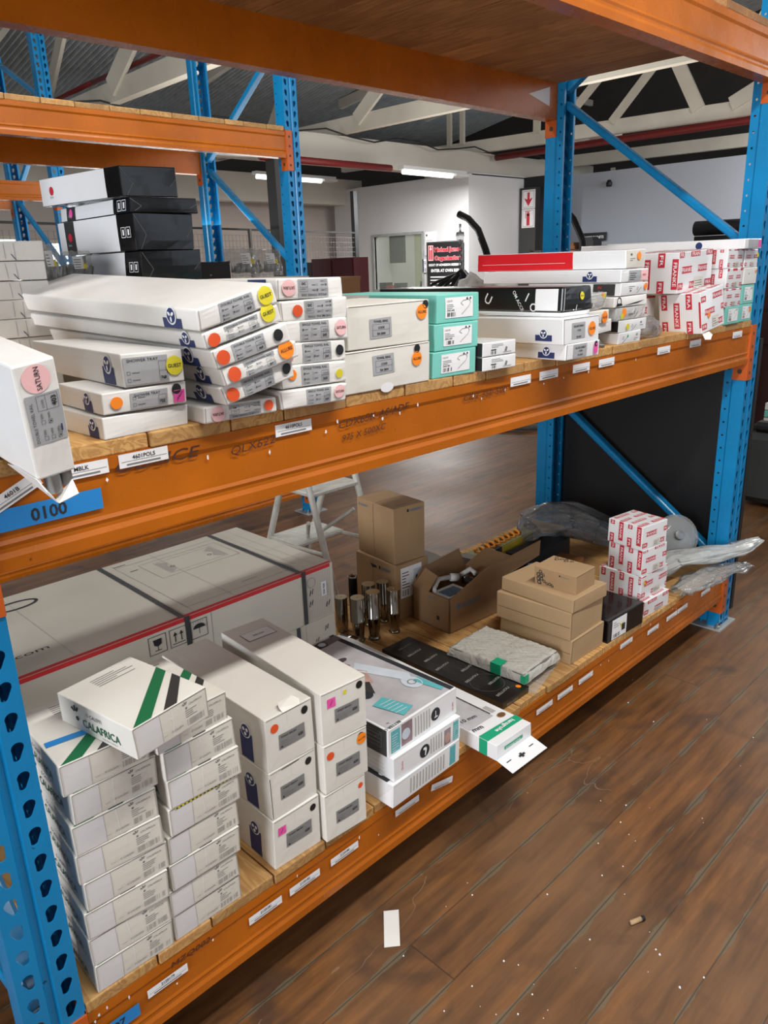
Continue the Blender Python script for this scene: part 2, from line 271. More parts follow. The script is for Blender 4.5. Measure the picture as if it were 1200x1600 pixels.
# text outlines cached from the built-in font
TC = {}
def text_mesh(t, bold=0.0):
    k = (t, bold)
    if k in TC: return TC[k]
    cu_ = bpy.data.curves.new('t', 'FONT'); cu_.body = t; cu_.size = 1.0; cu_.resolution_u = 2; cu_.offset = bold
    ob = bpy.data.objects.new('t', cu_); COL.objects.link(ob); dg = bpy.context.evaluated_depsgraph_get(); dg.update()
    me = ob.evaluated_get(dg).to_mesh(); vs = [(v.co.x, v.co.y) for v in me.vertices]; fs = [tuple(p.vertices) for p in me.polygons]
    ob.evaluated_get(dg).to_mesh_clear(); bpy.data.objects.remove(ob); bpy.data.curves.remove(cu_)
    TC[k] = (vs, fs, max([v[0] for v in vs] or [0])); return TC[k]
class Draw:
    """2D drawing on a face: O origin, U right, V up, N out; wp maps a 3-D point onto the bent surface"""
    def __init__(s, mb, O, U, V, N, wp=None): s.mb, s.O, s.U, s.V, s.N, s.wp = mb, Vector(O), Vector(U), Vector(V), Vector(N), wp
    def P(s, u, v, L):
        p = s.O + s.U * u + s.V * v
        if s.wp: p = s.wp(p)
        return p + s.N * (0.00045 * L)
    def rect(s, u0, v0, u1, v1, m, L=1, rot=0):
        nu = max(1, min(30, int(abs(u1 - u0) / 0.024) + 1)) if s.wp else 1; nv = max(1, min(30, int(abs(v1 - v0) / 0.024) + 1)) if s.wp else 1
        cu_, cv_ = (u0 + u1) / 2, (v0 + v1) / 2; ca, sa = math.cos(rot), math.sin(rot); vs = []
        for j in range(nv + 1):
            for i in range(nu + 1):
                u = u0 + (u1 - u0) * i / nu - cu_; v = v0 + (v1 - v0) * j / nv - cv_
                vs.append(s.P(cu_ + u * ca - v * sa, cv_ + u * sa + v * ca, L))
        fs = [(j * (nu + 1) + i, j * (nu + 1) + i + 1, (j + 1) * (nu + 1) + i + 1, (j + 1) * (nu + 1) + i) for j in range(nv) for i in range(nu)]
        s.mb.add(vs, fs, m)
    def poly(s, pts, m, L=1):
        us = [p[0] for p in pts]; vs_ = [p[1] for p in pts]; G = .024
        if not s.wp or (max(us) - min(us) < G and max(vs_) - min(vs_) < G): s.mb.add([s.P(u, v, L) for u, v in pts], [tuple(range(len(pts)))], m); return
        def cut(P, ax, val, sg):
            out = []
            for a, b in zip(P, P[1:] + P[:1]):
                ia, ib = sg * (a[ax] - val) >= 0, sg * (b[ax] - val) >= 0
                if ia: out.append(a)
                if ia != ib: t = (val - a[ax]) / (b[ax] - a[ax]); out.append((a[0] + (b[0] - a[0]) * t, a[1] + (b[1] - a[1]) * t))
            return out
        u = min(us)
        while u < max(us):
            P1 = cut(cut(list(pts), 0, u, 1), 0, u + G, -1); v = min(vs_)
            while v < max(vs_) and len(P1) > 2:
                P2 = cut(cut(P1, 1, v, 1), 1, v + G, -1)
                if len(P2) > 2: s.mb.add([s.P(a, b, L) for a, b in P2], [tuple(range(len(P2)))], m)
                v += G
            u += G
    def disc(s, u, v, r, m, L=2, n=20, ry=None):
        ry = ry or r; s.poly([(u + r * math.cos(2 * math.pi * k / n), v + ry * math.sin(2 * math.pi * k / n)) for k in range(n)], m, L)
    def ring(s, u, v, r, t, m, L=2, n=24, ry=None):
        ry = ry or r; a = [(math.cos(2 * math.pi * k / n), math.sin(2 * math.pi * k / n)) for k in range(n)]
        vs = [s.P(u + c * r, v + d * ry, L) for c, d in a] + [s.P(u + c * (r - t), v + d * (ry - t), L) for c, d in a]
        s.mb.add(vs, [(k, (k + 1) % n, n + (k + 1) % n, n + k) for k in range(n)], m)
    def text(s, t, u, v, size, m, L=3, rot=0, width=None, bold=0.0, mid=False, shear=0):
        vs, fs, wd = text_mesh(t, bold)
        if not vs: return
        kx = size if width is None else width / wd; ca, sa = math.cos(rot), math.sin(rot)
        ox = -wd * kx / 2 if mid else 0; oy = -size * 0.35 if mid else 0
        s.mb.add([s.P(u + ((x + y * shear) * kx + ox) * ca - (y * size + oy) * sa, v + ((x + y * shear) * kx + ox) * sa + (y * size + oy) * ca, L) for x, y in vs], fs, m)
    def bars(s, u0, v0, u1, v1, n, m, L=2, fill=0.35, seed=0):
        r = random.Random(seed); h = (v1 - v0) / n
        for i in range(n): s.rect(u0, v0 + i * h, u0 + (u1 - u0) * r.uniform(0.45, 1.0), v0 + i * h + h * fill, m, L)
    def barcode(s, u0, v0, u1, v1, m, L=2, n=14, seed=0):
        r = random.Random(seed); w_ = (u1 - u0) / n
        for i in range(n):
            if r.random() < 0.75: s.rect(u0 + i * w_, v0, u0 + i * w_ + w_ * r.uniform(0.3, 0.8), v1, m, L)
    def frame(s, u0, v0, u1, v1, t, m, L=2):
        s.rect(u0, v0, u1, v0 + t, m, L); s.rect(u0, v1 - t, u1, v1, m, L); s.rect(u0, v0, u0 + t, v1, m, L); s.rect(u1 - t, v0, u1, v1, m, L)
class Carton:
    def __init__(s, kind, label, cat, group, loc, w, d, h, rz=0, roll=0, pitch=0, m='white', seed=1, jit=0.0012, bul=0.0008, r=0.0018, top=True):
        s.root = empty(kind, loc, (math.radians(pitch), math.radians(-roll), math.radians(rz)), label, cat, group)
        s.kind = kind; s.w, s.d, s.h = w, d, h; q = random.Random(seed); s.q = q
        s.j = [[Vector([q.uniform(-jit, jit) for _ in range(3)]) for _ in range(4)] for _ in range(2)]; s.bul = bul
        for k in range(4): s.j[0][k].z = 0
        s.mb = MB(); s.st = []
        def lines(L): return [0, r] + [r + (L - 2 * r) * i / 4 for i in (1, 2, 3)] + [L - r, L]
        X, Y, Z = lines(w), lines(d), lines(h); idx = {}; vs = []
        def vid(i, j, k):
            if (i, j, k) not in idx:
                p = Vector((X[i], Y[j], Z[k])); c = Vector((min(max(p.x, r), w - r), min(max(p.y, r), d - r), min(max(p.z, r), h - r))); e = p - c
                if e.length > 1e-9: p = c + e.normalized() * r
                idx[(i, j, k)] = len(vs); vs.append(s.warp(p))
            return idx[(i, j, k)]
        fs = []
        for a in range(6):
            for b in range(6):
                fs.append((vid(a, 0, b), vid(a + 1, 0, b), vid(a + 1, 0, b + 1), vid(a, 0, b + 1)))
                fs.append((vid(a, 6, b), vid(a, 6, b + 1), vid(a + 1, 6, b + 1), vid(a + 1, 6, b)))
                fs.append((vid(0, a, b), vid(0, a, b + 1), vid(0, a + 1, b + 1), vid(0, a + 1, b)))
                fs.append((vid(6, a, b), vid(6, a + 1, b), vid(6, a + 1, b + 1), vid(6, a, b + 1)))
                fs.append((vid(a, b, 0), vid(a, b + 1, 0), vid(a + 1, b + 1, 0), vid(a + 1, b, 0)))
                if top: fs.append((vid(a, b, 6), vid(a + 1, b, 6), vid(a + 1, b + 1, 6), vid(a, b + 1, 6)))
        s.mb.add(vs, fs, m)
    def warp(s, p):
        a, b, c = p[0] / s.w, p[1] / s.d, p[2] / s.h; p = Vector(p); o = Vector((0, 0, 0))
        for k in (0, 1):
            for t, (fa, fb) in enumerate(((1 - a, 1 - b), (a, 1 - b), (1 - a, b), (a, b))): o += s.j[k][t] * (fa * fb * (c if k else 1 - c))
        B = s.bul; o.x += B * (2 * a - 1) * 16 * b * (1 - b) * c * (1 - c); o.y += B * (2 * b - 1) * 16 * a * (1 - a) * c * (1 - c); o.z += B * c * 16 * a * (1 - a) * b * (1 - b)
        return p + o
    def D(s, f, mb=None):
        mb = mb or s.mb; w, d, h = s.w, s.d, s.h
        fr = {'F': ((0, 0, 0), (1, 0, 0), (0, 0, 1), (0, -1, 0)), 'L': ((0, d, 0), (0, -1, 0), (0, 0, 1), (-1, 0, 0)), 'R': ((w, 0, 0), (0, 1, 0), (0, 0, 1), (1, 0, 0)),
              'T': ((0, 0, h), (1, 0, 0), (0, 1, 0), (0, 0, 1)), 'B': ((w, d, 0), (-1, 0, 0), (0, 0, 1), (0, 1, 0))}[f]
        return Draw(mb, *fr, wp=s.warp)
    def sticker(s, name, f, label=None):
        mb = MB(); s.st.append((name, mb, label)); return s.D(f, mb)
    def done(s):
        s.mb.build('carton_body', s.root)
        for n, mb, l in s.st:
            o = mb.build(n, s.root)
            if l: o['label'] = l
        return s.root
def emblem(dr, u, v, s, band='navy', L=2, wide=2.6, below=1.0, disc='navy'):
    dr.rect(u - s * wide / 2, v - s * below, u + s * wide / 2, v - 0.05 * s, band, L); dr.disc(u, v + 0.15 * s, 0.72 * s, 'paper', L + 1); dr.disc(u, v + 0.15 * s, 0.58 * s, disc, L + 2)
    for a in (90, 210, 330):
        a = math.radians(a - 60); cx, cy = u + math.cos(a) * 0.28 * s, v + 0.15 * s + math.sin(a) * 0.28 * s
        dr.poly([(cx + math.cos(a) * 0.22 * s * math.cos(t) - math.sin(a) * 0.13 * s * math.sin(t), cy + math.sin(a) * 0.22 * s * math.cos(t) + math.cos(a) * 0.13 * s * math.sin(t)) for t in [k * math.pi / 5 for k in range(10)]], 'paper', L + 3)
mat('day2', (225, 236, 250), 0.5, var=0, emit=1.6); mat('wall_dim', (58, 54, 50), 0.9, var=0.1, vscale=1)
# ------------------------------------------------------------ the building
L_, D_ = 2.654, 0.907
ZA, ZB, ZC, BH, PT = 0.262, 1.213, 2.142, 0.133, 0.024
def struct(name, mb, smooth=False): return tag(mb.build(name, None, smooth), None, None, kind='structure')
mb = MB(); mb.box(-8, 18, -7, 15, -0.06, 0, 'floor'); struct('floor', mb)
TH = math.radians(4.5)
def bl(x, y, z=0): return (x, y, z)
# right-hand wall with a thin frame and a taped notice
mb = MB(); mb.box(16.0, 16.15, -2.0, 8.2, 0, 3.22, 'wall_cool'); mb.box(15.97, 16.0, 8.1, 8.2, 0, 3.3, 'truss'); struct('wall_right', mb)
mb = MB(); mb.box(16.0, 16.12, 8.2, 10.4, 0, 3.1, 'wall_white'); struct('wall_right_end', mb)
mb = MB(); mb.box(17.4, 17.5, -7, 15, 3.0, 7, 'wall_dim'); mb.box(-8, 17.5, 14.4, 14.5, 2.8, 7, 'wall_dim'); mb.box(16.15, 17.5, -7, 15, 0, .1, 'wall_dim'); struct('wall_gable', mb)  # wall_dim: dark colour stands in for the unlit space behind the trusses
mb = MB(); FW = [(1.5, 4.0), (5.0, 7.6), (8.6, 11.4), (12.4, 15.0)]; xa = -8
for a, b_ in FW: mb.box(xa, a, -7.1, -7, 0, 7, 'wall_white'); mb.box(a, b_, -7.1, -7, 0, 1.2, 'wall_white'); mb.box(a, b_, -7.1, -7, 4.6, 7, 'wall_white'); xa = b_
mb.box(xa, 17.5, -7.1, -7, 0, 7, 'wall_white'); struct('wall_front', mb)
for i, (a, b_) in enumerate(FW):
    mb = MB()
    for q in ((a, a + .06, 1.2, 4.6), (b_ - .06, b_, 1.2, 4.6), (a, b_, 1.2, 1.26), (a, b_, 4.54, 4.6), (a, b_, 2.9, 2.95), ((a + b_) / 2 - .03, (a + b_) / 2 + .03, 1.2, 4.6)): mb.box(q[0], q[1], -7.04, -6.98, q[2], q[3], 'truss')
    f_ = struct('window_%d' % (i + 4), mb); mb = MB(); mb.box(a, b_, -7.09, -7.08, 1.2, 4.6, 'day2'); mb.build('window_pane', f_)
mb = MB(); mb.box(-8.1, -8, -7, -4.6, 0, 7, 'wall_white'); mb.box(-8.1, -8, -.6, 14.5, 0, 7, 'wall_white'); mb.box(-8.1, -8, -4.6, -.6, 3.3, 7, 'wall_white'); struct('wall_left', mb)
mb = MB(); mb.box(16.0, 16.15, -7, -2.0, 0, 3.22, 'wall_cool'); struct('wall_right_far', mb)
# office block standing in the hall
mb = MB(); X0 = 11.5
wy0, wy1, wz0, wz1 = 9.66, 11.0, 0.98, 2.02
mb.box(X0, X0 + .1, 8.50, wy0, 0, 3.0, 'wall_white'); mb.box(X0, X0 + .1, wy1, 12.2, 0, 3.0, 'wall_white'); mb.box(X0, X0 + .1, wy0, wy1, 0, wz0, 'wall_white'); mb.box(X0, X0 + .1, wy0, wy1, wz1, 3.0, 'wall_white')
mb.box(X0 + .1, 14, 12.1, 12.2, 0, 3.0, 'wall_white'); mb.box(X0 + .1, 14, 8.5, 8.6, 0, 3.0, 'wall_white'); mb.box(X0 + .1, 14, 8.5, 12.2, 2.98, 3.02, 'wall_white')
struct('wall_office', mb)
mb = MB(); mb.box(13.9, 14, 8.6, 12.1, 0, 2.98, 'office_in'); struct('wall_office_inner', mb)  # wall glows faintly, room light put into its material
mb = MB()
for a in ((wy0 - .05, wy1 + .05, wz1, wz1 + .05), (wy0 - .05, wy1 + .05, wz0 - .05, wz0)): mb.box(X0 - .03, X0 + .04, *a, 'galv')
mb.box(X0 - .03, X0 + .04, wy0 - .05, wy0, wz0, wz1, 'galv'); mb.box(X0 - .03, X0 + .04, wy1, wy1 + .05, wz0, wz1, 'galv'); wf = struct('window_1', mb)
mb = MB(); mb.box(X0 + .04, X0 + .045, wy0, wy1, wz0, wz1, 'pane'); o = mb.build('window_pane', wf)
# recess next to the office
mb = MB(); mb.box(14.2, 14.3, 4.6, 8.5, 0, 3.05, 'wall_cool'); struct('wall_recess', mb)
# far left wall with two bright windows
mb = MB(); W = [(1.2, 4.9, 1.25, 2.12), (5.35, 8.0, 1.0, 2.05)]; Yb = 12.6
mb.box(-8, W[0][0], Yb, Yb + .15, 0, 3.1, 'wall_pink'); mb.box(W[0][1], W[1][0], Yb, Yb + .15, 0, 3.1, 'wall_pink'); mb.box(W[1][1], 12, Yb, Yb + .15, 0, 3.1, 'wall_pink')
for a, b, c, d in W: mb.box(a, b, Yb, Yb + .15, 0, c, 'wall_pink'); mb.box(a, b, Yb, Yb + .15, d, 3.1, 'wall_pink')
struct('wall_back', mb)
for i, (a, b, c, d) in enumerate(W):
    mb = MB()
    for q in ((a, a + .05, c, d), (b - .05, b, c, d), (a, b, c, c + .05), (a, b, d - .05, d), ((a + b) / 2 - .02, (a + b) / 2 + .02, c, d)): mb.box(q[0], q[1], Yb - .02, Yb + .06, q[2], q[3], 'truss')
    f_ = struct('window_%d' % (i + 2), mb); mb = MB(); mb.box(a, b, Yb + .07, Yb + .08, c, d, 'day'); mb.build('window_pane', f_)
# roof: corrugated sheets on trusses
mb = MB(); nx = 200; ys = [(-7, 4.9), (4.5, 6.3), (14.5, 4.5)]
xs = [-8 + 25.6 * i / 1024 for i in range(1025)]; vs = []; fs = []
for (y, z) in ys:
    for i, x in enumerate(xs): vs.append((x, y, z + (0.025 if i % 4 in (1, 2) else -0.025)))
n_ = len(xs)
for j in range(2):
    for i in range(n_ - 1): fs.append((j * n_ + i, j * n_ + i + 1, (j + 1) * n_ + i + 1, (j + 1) * n_ + i))
mb.add(vs, fs, 'galv'); struct('ceiling', mb)
def truss(x, dx, zc, diag, ya=-6.5, yb=12.4):
    mb = MB(); f = lambda y: x + dx * (y - 6)
    mb.bar((f(ya), ya, zc + .11), (f(yb), yb, zc + .11), .12, .22, 'truss')
    apex = (f(4.5), 4.5, 6.0); mb.bar((f(ya), ya, 4.55), apex, .1, .18, 'truss'); mb.bar((f(yb), yb, 4.75), apex, .1, .18, 'truss')
    for (y0, z0, y1, z1, wd) in diag: mb.bar((f(y0) - .08, y0, z0), (f(y1) - .08, y1, z1), .05, wd, 'truss', up=(1, 0, 0)) if False else mb.bar((f(y0) - .07, y0, z0), (f(y1) - .07, y1, z1), wd, .05, 'truss', up=(1, 0, 0.01))
    return struct('roof_truss', mb)
W_ = [(-5, 3.5, -3, 5.2, .14), (-1, 3.5, -3, 5.2, .14), (-1, 3.5, 1, 5.6, .14), (2.4, 3.5, 1.0, 5.6, .14)]
truss(4.6, 0.03, 3.40, W_ + [(8.25, 3.55, 6.9, 4.3, .22), (6.2, 3.5, 4.6, 5.7, .16), (10.4, 3.5, 8.6, 5.0, .16)])
truss(8.5, 0.0, 3.40, W_ + [(8.15, 3.55, 6.9, 4.4, .2), (4.2, 3.5, 5.6, 5.4, .16), (10.4, 3.5, 9.2, 5.0, .16)])
truss(12.5, -0.08, 3.42, W_ + [(4.78, 3.6, 5.4, 4.75, .2), (6.2, 3.6, 4.9, 5.0, .13), (4.3, 3.6, 2.0, 4.7, .2), (7.6, 3.6, 7.6, 4.9, .13), (9.5, 3.6, 9.5, 4.6, .1), (9.2, 3.6, 9.2, 4.6, .1), (7.2, 3.6, 5.8, 4.9, .13)])
truss(15.2, -0.08, 3.30, W_)
truss(1.2, 0.03, 3.5, W_ + [(8.2, 3.6, 6.9, 4.6, .2)])
for i, (a, b) in enumerate((((2, 8.2, 3.36), (16, 9.0, 3.36)), )):
    mb = MB(); mb.bar((1.0, 8.55, 3.17), (16.0, 8.75, 3.17), .22, .42, 'beam_white'); struct('ceiling_beam', mb)
mb = MB(); mb.bar((-6, 11.2, 2.95), (12, 12.0, 2.95), .3, .5, 'beam_white'); struct('ceiling_beam_back', mb)
for y, z in ((1.6, 5.35), (6.6, 5.55), (9.6, 4.85), (-2.5, 5.1)):
    mb = MB(); mb.box(-8, 18, y - .04, y + .04, z, z + .12, 'truss'); struct('roof_purlin', mb)
mb = MB(); mb.tube([(12.25, 8.45, 3.3), (12.3, 2.0, 3.3), (12.4, -2, 3.3)], .06, 'pipe_red'); tag(mb.build('sprinkler_pipe', None, True), 'dark red sprinkler pipe running under the white roof chord', 'pipe')
mb = MB(); mb.tube([(6.6, 8.15, 2.93), (9.2, 8.22, 2.93)], .05, 'pipe_red'); tag(mb.build('sprinkler_pipe', None, True), 'short dark red pipe beside the lit ceiling tube left of the office', 'pipe')
mb = MB(); mb.tube([(4.7, 8.9, 3.72), (4.62, 5.4, 3.72)], .03, 'pipe_red'); mb.tube([(4.75, 9.0, 3.75), (4.8, 11.5, 3.7)], .03, 'pipe_red'); tag(mb.build('sprinkler_pipe', None, True), 'thin dark red pipe along the roof beam at upper left', 'pipe')
mb = MB(); pts = [(1.0 + i * .5, 8.36, 3.42 - .12 * math.sin(i * .9) ** 2) for i in range(28)]; mb.tube(pts, .012, 'cable', 6); tag(mb.build('electric_cable', None, True), 'black cable sagging along the white ceiling beam', 'cable')
def lamp(loc, ang, label, L=1.25, on=True):
    e = empty('ceiling_lamp', loc, (0, 0, ang), label, 'lamp'); mb = MB(); mb.box(-L / 2 - .05, L / 2 + .35, -.06, .06, .04, .09, 'tube_off'); mb.box(L / 2, L / 2 + .35, -.1, .1, .0, .04, 'tube_off'); mb.build('lamp_housing', e)
    mb = MB(); mb.tube([(-L / 2, 0, 0), (L / 2, 0, 0)], .034, 'tube' if on else 'tube_off', 12); mb.build('fluorescent_tube', e, True); return e
lamp((9.9, 8.05, 2.86), 0.04, 'lit ceiling tube nearest above the office window')
lamp((15.1, 8.45, 3.0), -0.35, 'lit ceiling tube seen right of the rear blue post', .7)
lamp((9.8, 10.9, 3.02), 0.05, 'lit ceiling tube just right of the second blue post', .5)
lamp((8.75, 10.85, 3.02), 0.05, 'lit ceiling tube between the two blue posts of the rear rack', .5)
lamp((12.6, 6.4, 3.42), 1.5, 'unlit white ceiling lamp bracket under the far roof chord', .6, False)
# ------------------------------------------------------------ racks
def post_mesh():
    W, S, P0, H = .095, .0813, .0505, 3.15; mb = MB(); N = int(H / P0)
    def strip(a, b, hole, cu_, m='blue', z0=0.02):
        """flat strip from plan point a to b with one hole outline per pitch"""
        a, b = Vector((a[0], a[1], 0)), Vector((b[0], b[1], 0)); d = (b - a); wd = d.length; d.normalize(); nrm = Vector((d.y, -d.x, 0))
        pts = [(0, 0), (wd, 0), (wd, P0), (0, P0)]; hp = [(cu_ + x, P0 / 2 + y) for x, y in hole]
        tris = tessellate_polygon([[Vector((x, y, 0)) for x, y in pts], [Vector((x, y, 0)) for x, y in hp]]); al = pts + hp
        for k in range(N):
            vs = [a + d * x + Vector((0, 0, z0 + k * P0 + y)) for x, y in al]; nb = len(vs)
            vs += [a + d * x - nrm * .0025 + Vector((0, 0, z0 + k * P0 + y)) for x, y in hp]; h = len(hp)
            mb.add(vs, [tuple(t) for t in tris] + [(4 + i, 4 + (i + 1) % h, nb + (i + 1) % h, nb + i) for i in range(h)], m)
    def flat(a, b, m='blue'): mb.add([(a[0], a[1], 0), (b[0], b[1], 0), (b[0], b[1], H + .02), (a[0], a[1], H + .02)], [(0, 1, 2, 3)], m)
    def key(sx):
        r1, r2 = .0098, .0058; up = [(r1 * math.cos(math.radians(t)), .005 + r1 * math.sin(math.radians(t))) for t in range(-20, 201, 20)]
        lo = [(-sx * .0035 + r2 * math.cos(math.radians(t)), -.0105 + r2 * math.sin(math.radians(t))) for t in range(200, 341, 28)]; return up + lo
    rd = [(.0042 * math.cos(k * math.pi / 4), .0042 * math.sin(k * math.pi / 4)) for k in range(8)]
    strip((0, 0), (.039, 0), key(-1), .020); flat((.039, 0), (.043, .006)); flat((.043, .006), (.052, .006)); flat((.052, .006), (.056, 0)); strip((.056, 0), (W, 0), key(1), .019)
    flat((W, 0), (W, .046)); flat((W, .046), (.090, .052)); strip((.090, .052), (.090, S), rd, (S - .052) / 2); flat((.090, S), (.078, S)); flat((.078, S), (.078, S - .006))
    flat((0, .046), (0, 0)); flat((.005, .052), (0, .046)); strip((.005, S), (.005, .052), rd, (S - .052) / 2); flat((.017, S), (.005, S)); flat((.017, S - .006), (.017, S))
    return mb
PM = post_mesh().build('front_post'); PM_mesh = PM.data; bpy.data.objects.remove(PM)
def upright_frame(x, y, label):
    e = empty('upright_frame', (x, y, 0), (0, 0, 0), label, 'rack frame')
    f = bpy.data.objects.new('front_post', PM_mesh); COL.objects.link(f); f.parent = e
    b = bpy.data.objects.new('rear_post', PM_mesh); COL.objects.link(b); b.parent = e; b.location = (.095, D_, 0); b.rotation_euler = (0, 0, math.pi)
    c = .047
    for a, q in (((c, .84, 2.07), (c, .07, 1.50)), ((c, .07, 1.44), (c, .84, .90)), ((c, .82, .86), (c, .07, .30)), ((c, .84, 2.12), (c, .07, 2.62)), ((c, .07, .25), (c, .84, .12)), ((c, .07, 2.68), (c, .84, 2.68)), ((c, .07, 2.72), (c, .84, 3.1))):
        m_ = MB(); m_.bar(a, q, .028, .042, 'blue', up=(1, 0, 0)); o = m_.build('brace', e); bv = o.modifiers.new('b', 'BEVEL'); bv.width = .008; bv.segments = 3
        m_ = None
    for yy in (-.02, D_ - .12):
        m_ = MB(); m_.box(-.03, .125, yy, yy + .14, 0, .006, 'galv'); o = m_.build('foot_plate', e); m_ = MB()
        for px_, py_ in ((-.015, yy + .02), (.11, yy + .12)): m_.lathe([(.011, .006), (.011, .016), (.005, .017), (.005, .03)], 'steel', 6, (px_, py_, 0))
        m_.build('anchor_bolt', o)
    return e
upright_frame(-.095, 0, 'blue perforated upright frame at the near left end of the front rack')
upright_frame(L_, 0, 'blue perforated upright frame at the right end of the front rack')
upright_frame(2.568, 2.517, 'blue perforated upright frame of the rear rack, right of the middle orange beam')
upright_frame(-.3, 2.517, 'blue upright frame at the left end of the rear rack')
upright_frame(2.35, 5.05, 'blue upright frame of the farthest rack, above the rear rack shelf')
upright_frame(-.4, 5.05, 'blue upright frame at the left end of the farthest rack')
def beam(x0, x1, y, ztop, label, back=False, extra=None, rz=0):
    e = empty('rack_beam', (x0, y, ztop - BH), (0, 0, rz), label, 'rack beam'); L = x1 - x0; mb = MB(); s = -1 if back else 1
    pr = [(0, BH), (0, BH - .020), (.0035, BH - .028), (.0035, .044), (.0015, .038), (.0035, .032), (.0035, .026), (0, .018), (0, 0), (.05, 0), (.05, BH)]
    vs = []; n = len(pr)
    for X in (0, L):
        for (a, b) in pr: vs.append((X, (a if not back else .05 - a), b))
    fs = [(i, (i + 1) % n, n + (i + 1) % n, n + i) for i in range(n)]; mb.add(vs, fs, 'orange'); mb.add(vs[:n], [tuple(range(n))], 'orange'); mb.add(vs[n:], [tuple(range(n))], 'orange')
    bodymb = mb
    if extra: extra(bodymb)
    bodymb.build('beam_body', e)
    for sx, X in ((-1, 0), (1, L)):
        m_ = MB(); yf = -.004 if not back else .05
        m_.box(X - .0015 if sx > 0 else X - .002, X + .002 if sx > 0 else X + .0015, 0.0, .05, -.062, BH + .012, 'orange_conn')
        xa, xb = (X, X + .042) if sx > 0 else (X - .042, X); m_.box(xa, xb, yf, yf + .004, -.062, BH + .006, 'orange_conn')
        dr = Draw(m_, (0, 0, 0), (1, 0, 0), (0, 0, 1), (0, -1, 0)) if not back else Draw(m_, (0, .054, 0), (1, 0, 0), (0, 0, 1), (0, 1, 0))
        dr.O.y += -.0042 if not back else 0
        for k in (-.035, .012, .06, .108): dr.disc((xa + xb) / 2, k, .006, 'seam', 1, 10)
        if sx > 0: Draw(m_, (X - .0018, 0, 0), (0, -1, 0), (0, 0, 1), (-1, 0, 0)).disc(-.024, -.03, .009, 'seam', 1, 12)
        if back: Draw(m_, (0, -.0005, 0), (1, 0, 0), (0, 0, 1), (0, -1, 0))
        o = m_.build('beam_connector', e)
    return e
def lab(dr_parent, x, z, t='', w_=.083, h_=.0215, rot=0, m='paper', tm='ink', name='shelf_label', big=None, label=None, y=-.0006):
    mb = MB(); dr = Draw(mb, (x, y, z), (math.cos(rot), 0, math.sin(rot)), (-math.sin(rot), 0, math.cos(rot)), (0, -1, 0))
    dr.rect(0, 0, w_, h_, m, 1)
    if t: dr.text(t, w_ / 2, h_ * .68, h_ * (big or .42), tm, 2, mid=True, bold=.015)
    if m == 'paper': dr.rect(.004, h_ * .42, w_ - .003, h_ * .45, 'ink_grey', 2); dr.rect(.012, h_ * .14, w_ - .014, h_ * .26, 'ink_grey', 2)
    o = mb.build(name, dr_parent)
    if label: o['label'] = label
    return o
def chips(mb, seed, pts):
    r = random.Random(seed); dr = Draw(mb, (0, 0, 0), (1, 0, 0), (0, 0, 1), (0, -1, 0))
    for (x, z) in pts:
        n = r.randint(4, 6); dr.poly([(x + r.uniform(.4, 1) * .0032 * math.cos(2 * math.pi * k / n), z + r.uniform(.6, 1.6) * .0035 * math.sin(2 * math.pi * k / n)) for k in range(n)], 'paper', 1)
def mid_extra(mb):
    dr = Draw(mb, (0, .0034, 0), (1, 0, 0), (0, 0, 1), (0, -1, 0)); zz = -(ZB - BH); dz = Draw(mb, (0, -.0001, 0), (1, 0, 0), (0, 0, 1), (0, -1, 0))
    for t, x, z, s, wd, rot in (('QLX622', .395, 1.172, .021, .095, .06), ('CDX65K-AS/ADF', .640, 1.176, .021, .195, .05), ('975 X 500XC', .648, 1.150, .018, .118, .05), ('CD2-350-500', 1.012, 1.176, .02, .16, .0), ('ODSICE', .186, 1.184, .026, .147, 0), ('7', .022, 1.178, .02, .02, .1)):
        dr.text(t, x, z + zz, s, 'cab_red', 9, rot=rot, width=wd, shear=.25)
    chips(mb, 3, [(.176, 1.178 + zz), (.352, 1.178 + zz), (.478, 1.163 + zz), (.61, 1.176 + zz), (.64, 1.192 + zz), (.735, 1.187 + zz), (.76, 1.178 + zz), (.81, 1.182 + zz), (.865, 1.19 + zz), (1.05, 1.183 + zz), (1.08, 1.173 + zz), (1.17, 1.18 + zz), (1.42, 1.178 + zz), (1.54, 1.18 + zz), (1.33, 1.175 + zz), (1.8, 1.185 + zz)])
def low_extra(mb):
    dz = Draw(mb, (0, -.0001, 0), (1, 0, 0), (0, 0, 1), (0, -1, 0)); zz = -(ZA - BH)
    dz.text('MZQ002', .158, .236 + zz, .018, 'cab_red', 2, width=.085, shear=.2)
    chips(mb, 5, [(.02, .246 + zz), (.035, .25 + zz), (.012, .24 + zz), (.075, .24 + zz), (.166, .195 + zz), (.25, .235 + zz), (.46, .245 + zz), (.64, .23 + zz), (.7, .2 + zz), (1.7, .23 + zz), (1.75, .225 + zz), (2.03, .25 + zz), (2.2, .25 + zz), (2.23, .24 + zz), (2.36, .25 + zz), (2.48, .25 + zz)])
fb = beam(0, L_, 0, ZB, 'front orange beam of the middle shelf, with handwritten notes and paper labels', extra=mid_extra)
zo = ZB - BH
lab(fb, .098, 1.189 - zo, 'MBLK'); lab(fb, .198, 1.190 - zo, '4601POLS'); lab(fb, .493, 1.1865 - zo, '4610POLS')
lab(fb, .006, 1.160 - zo, '4601B', rot=.42, label='white paper label stuck on at a slant, reading 4601B', y=-.0012)
for x in (1.189, 1.309, 1.461, 1.591, 1.93, 2.15, 2.489): lab(fb, x, 1.185 - zo, '')
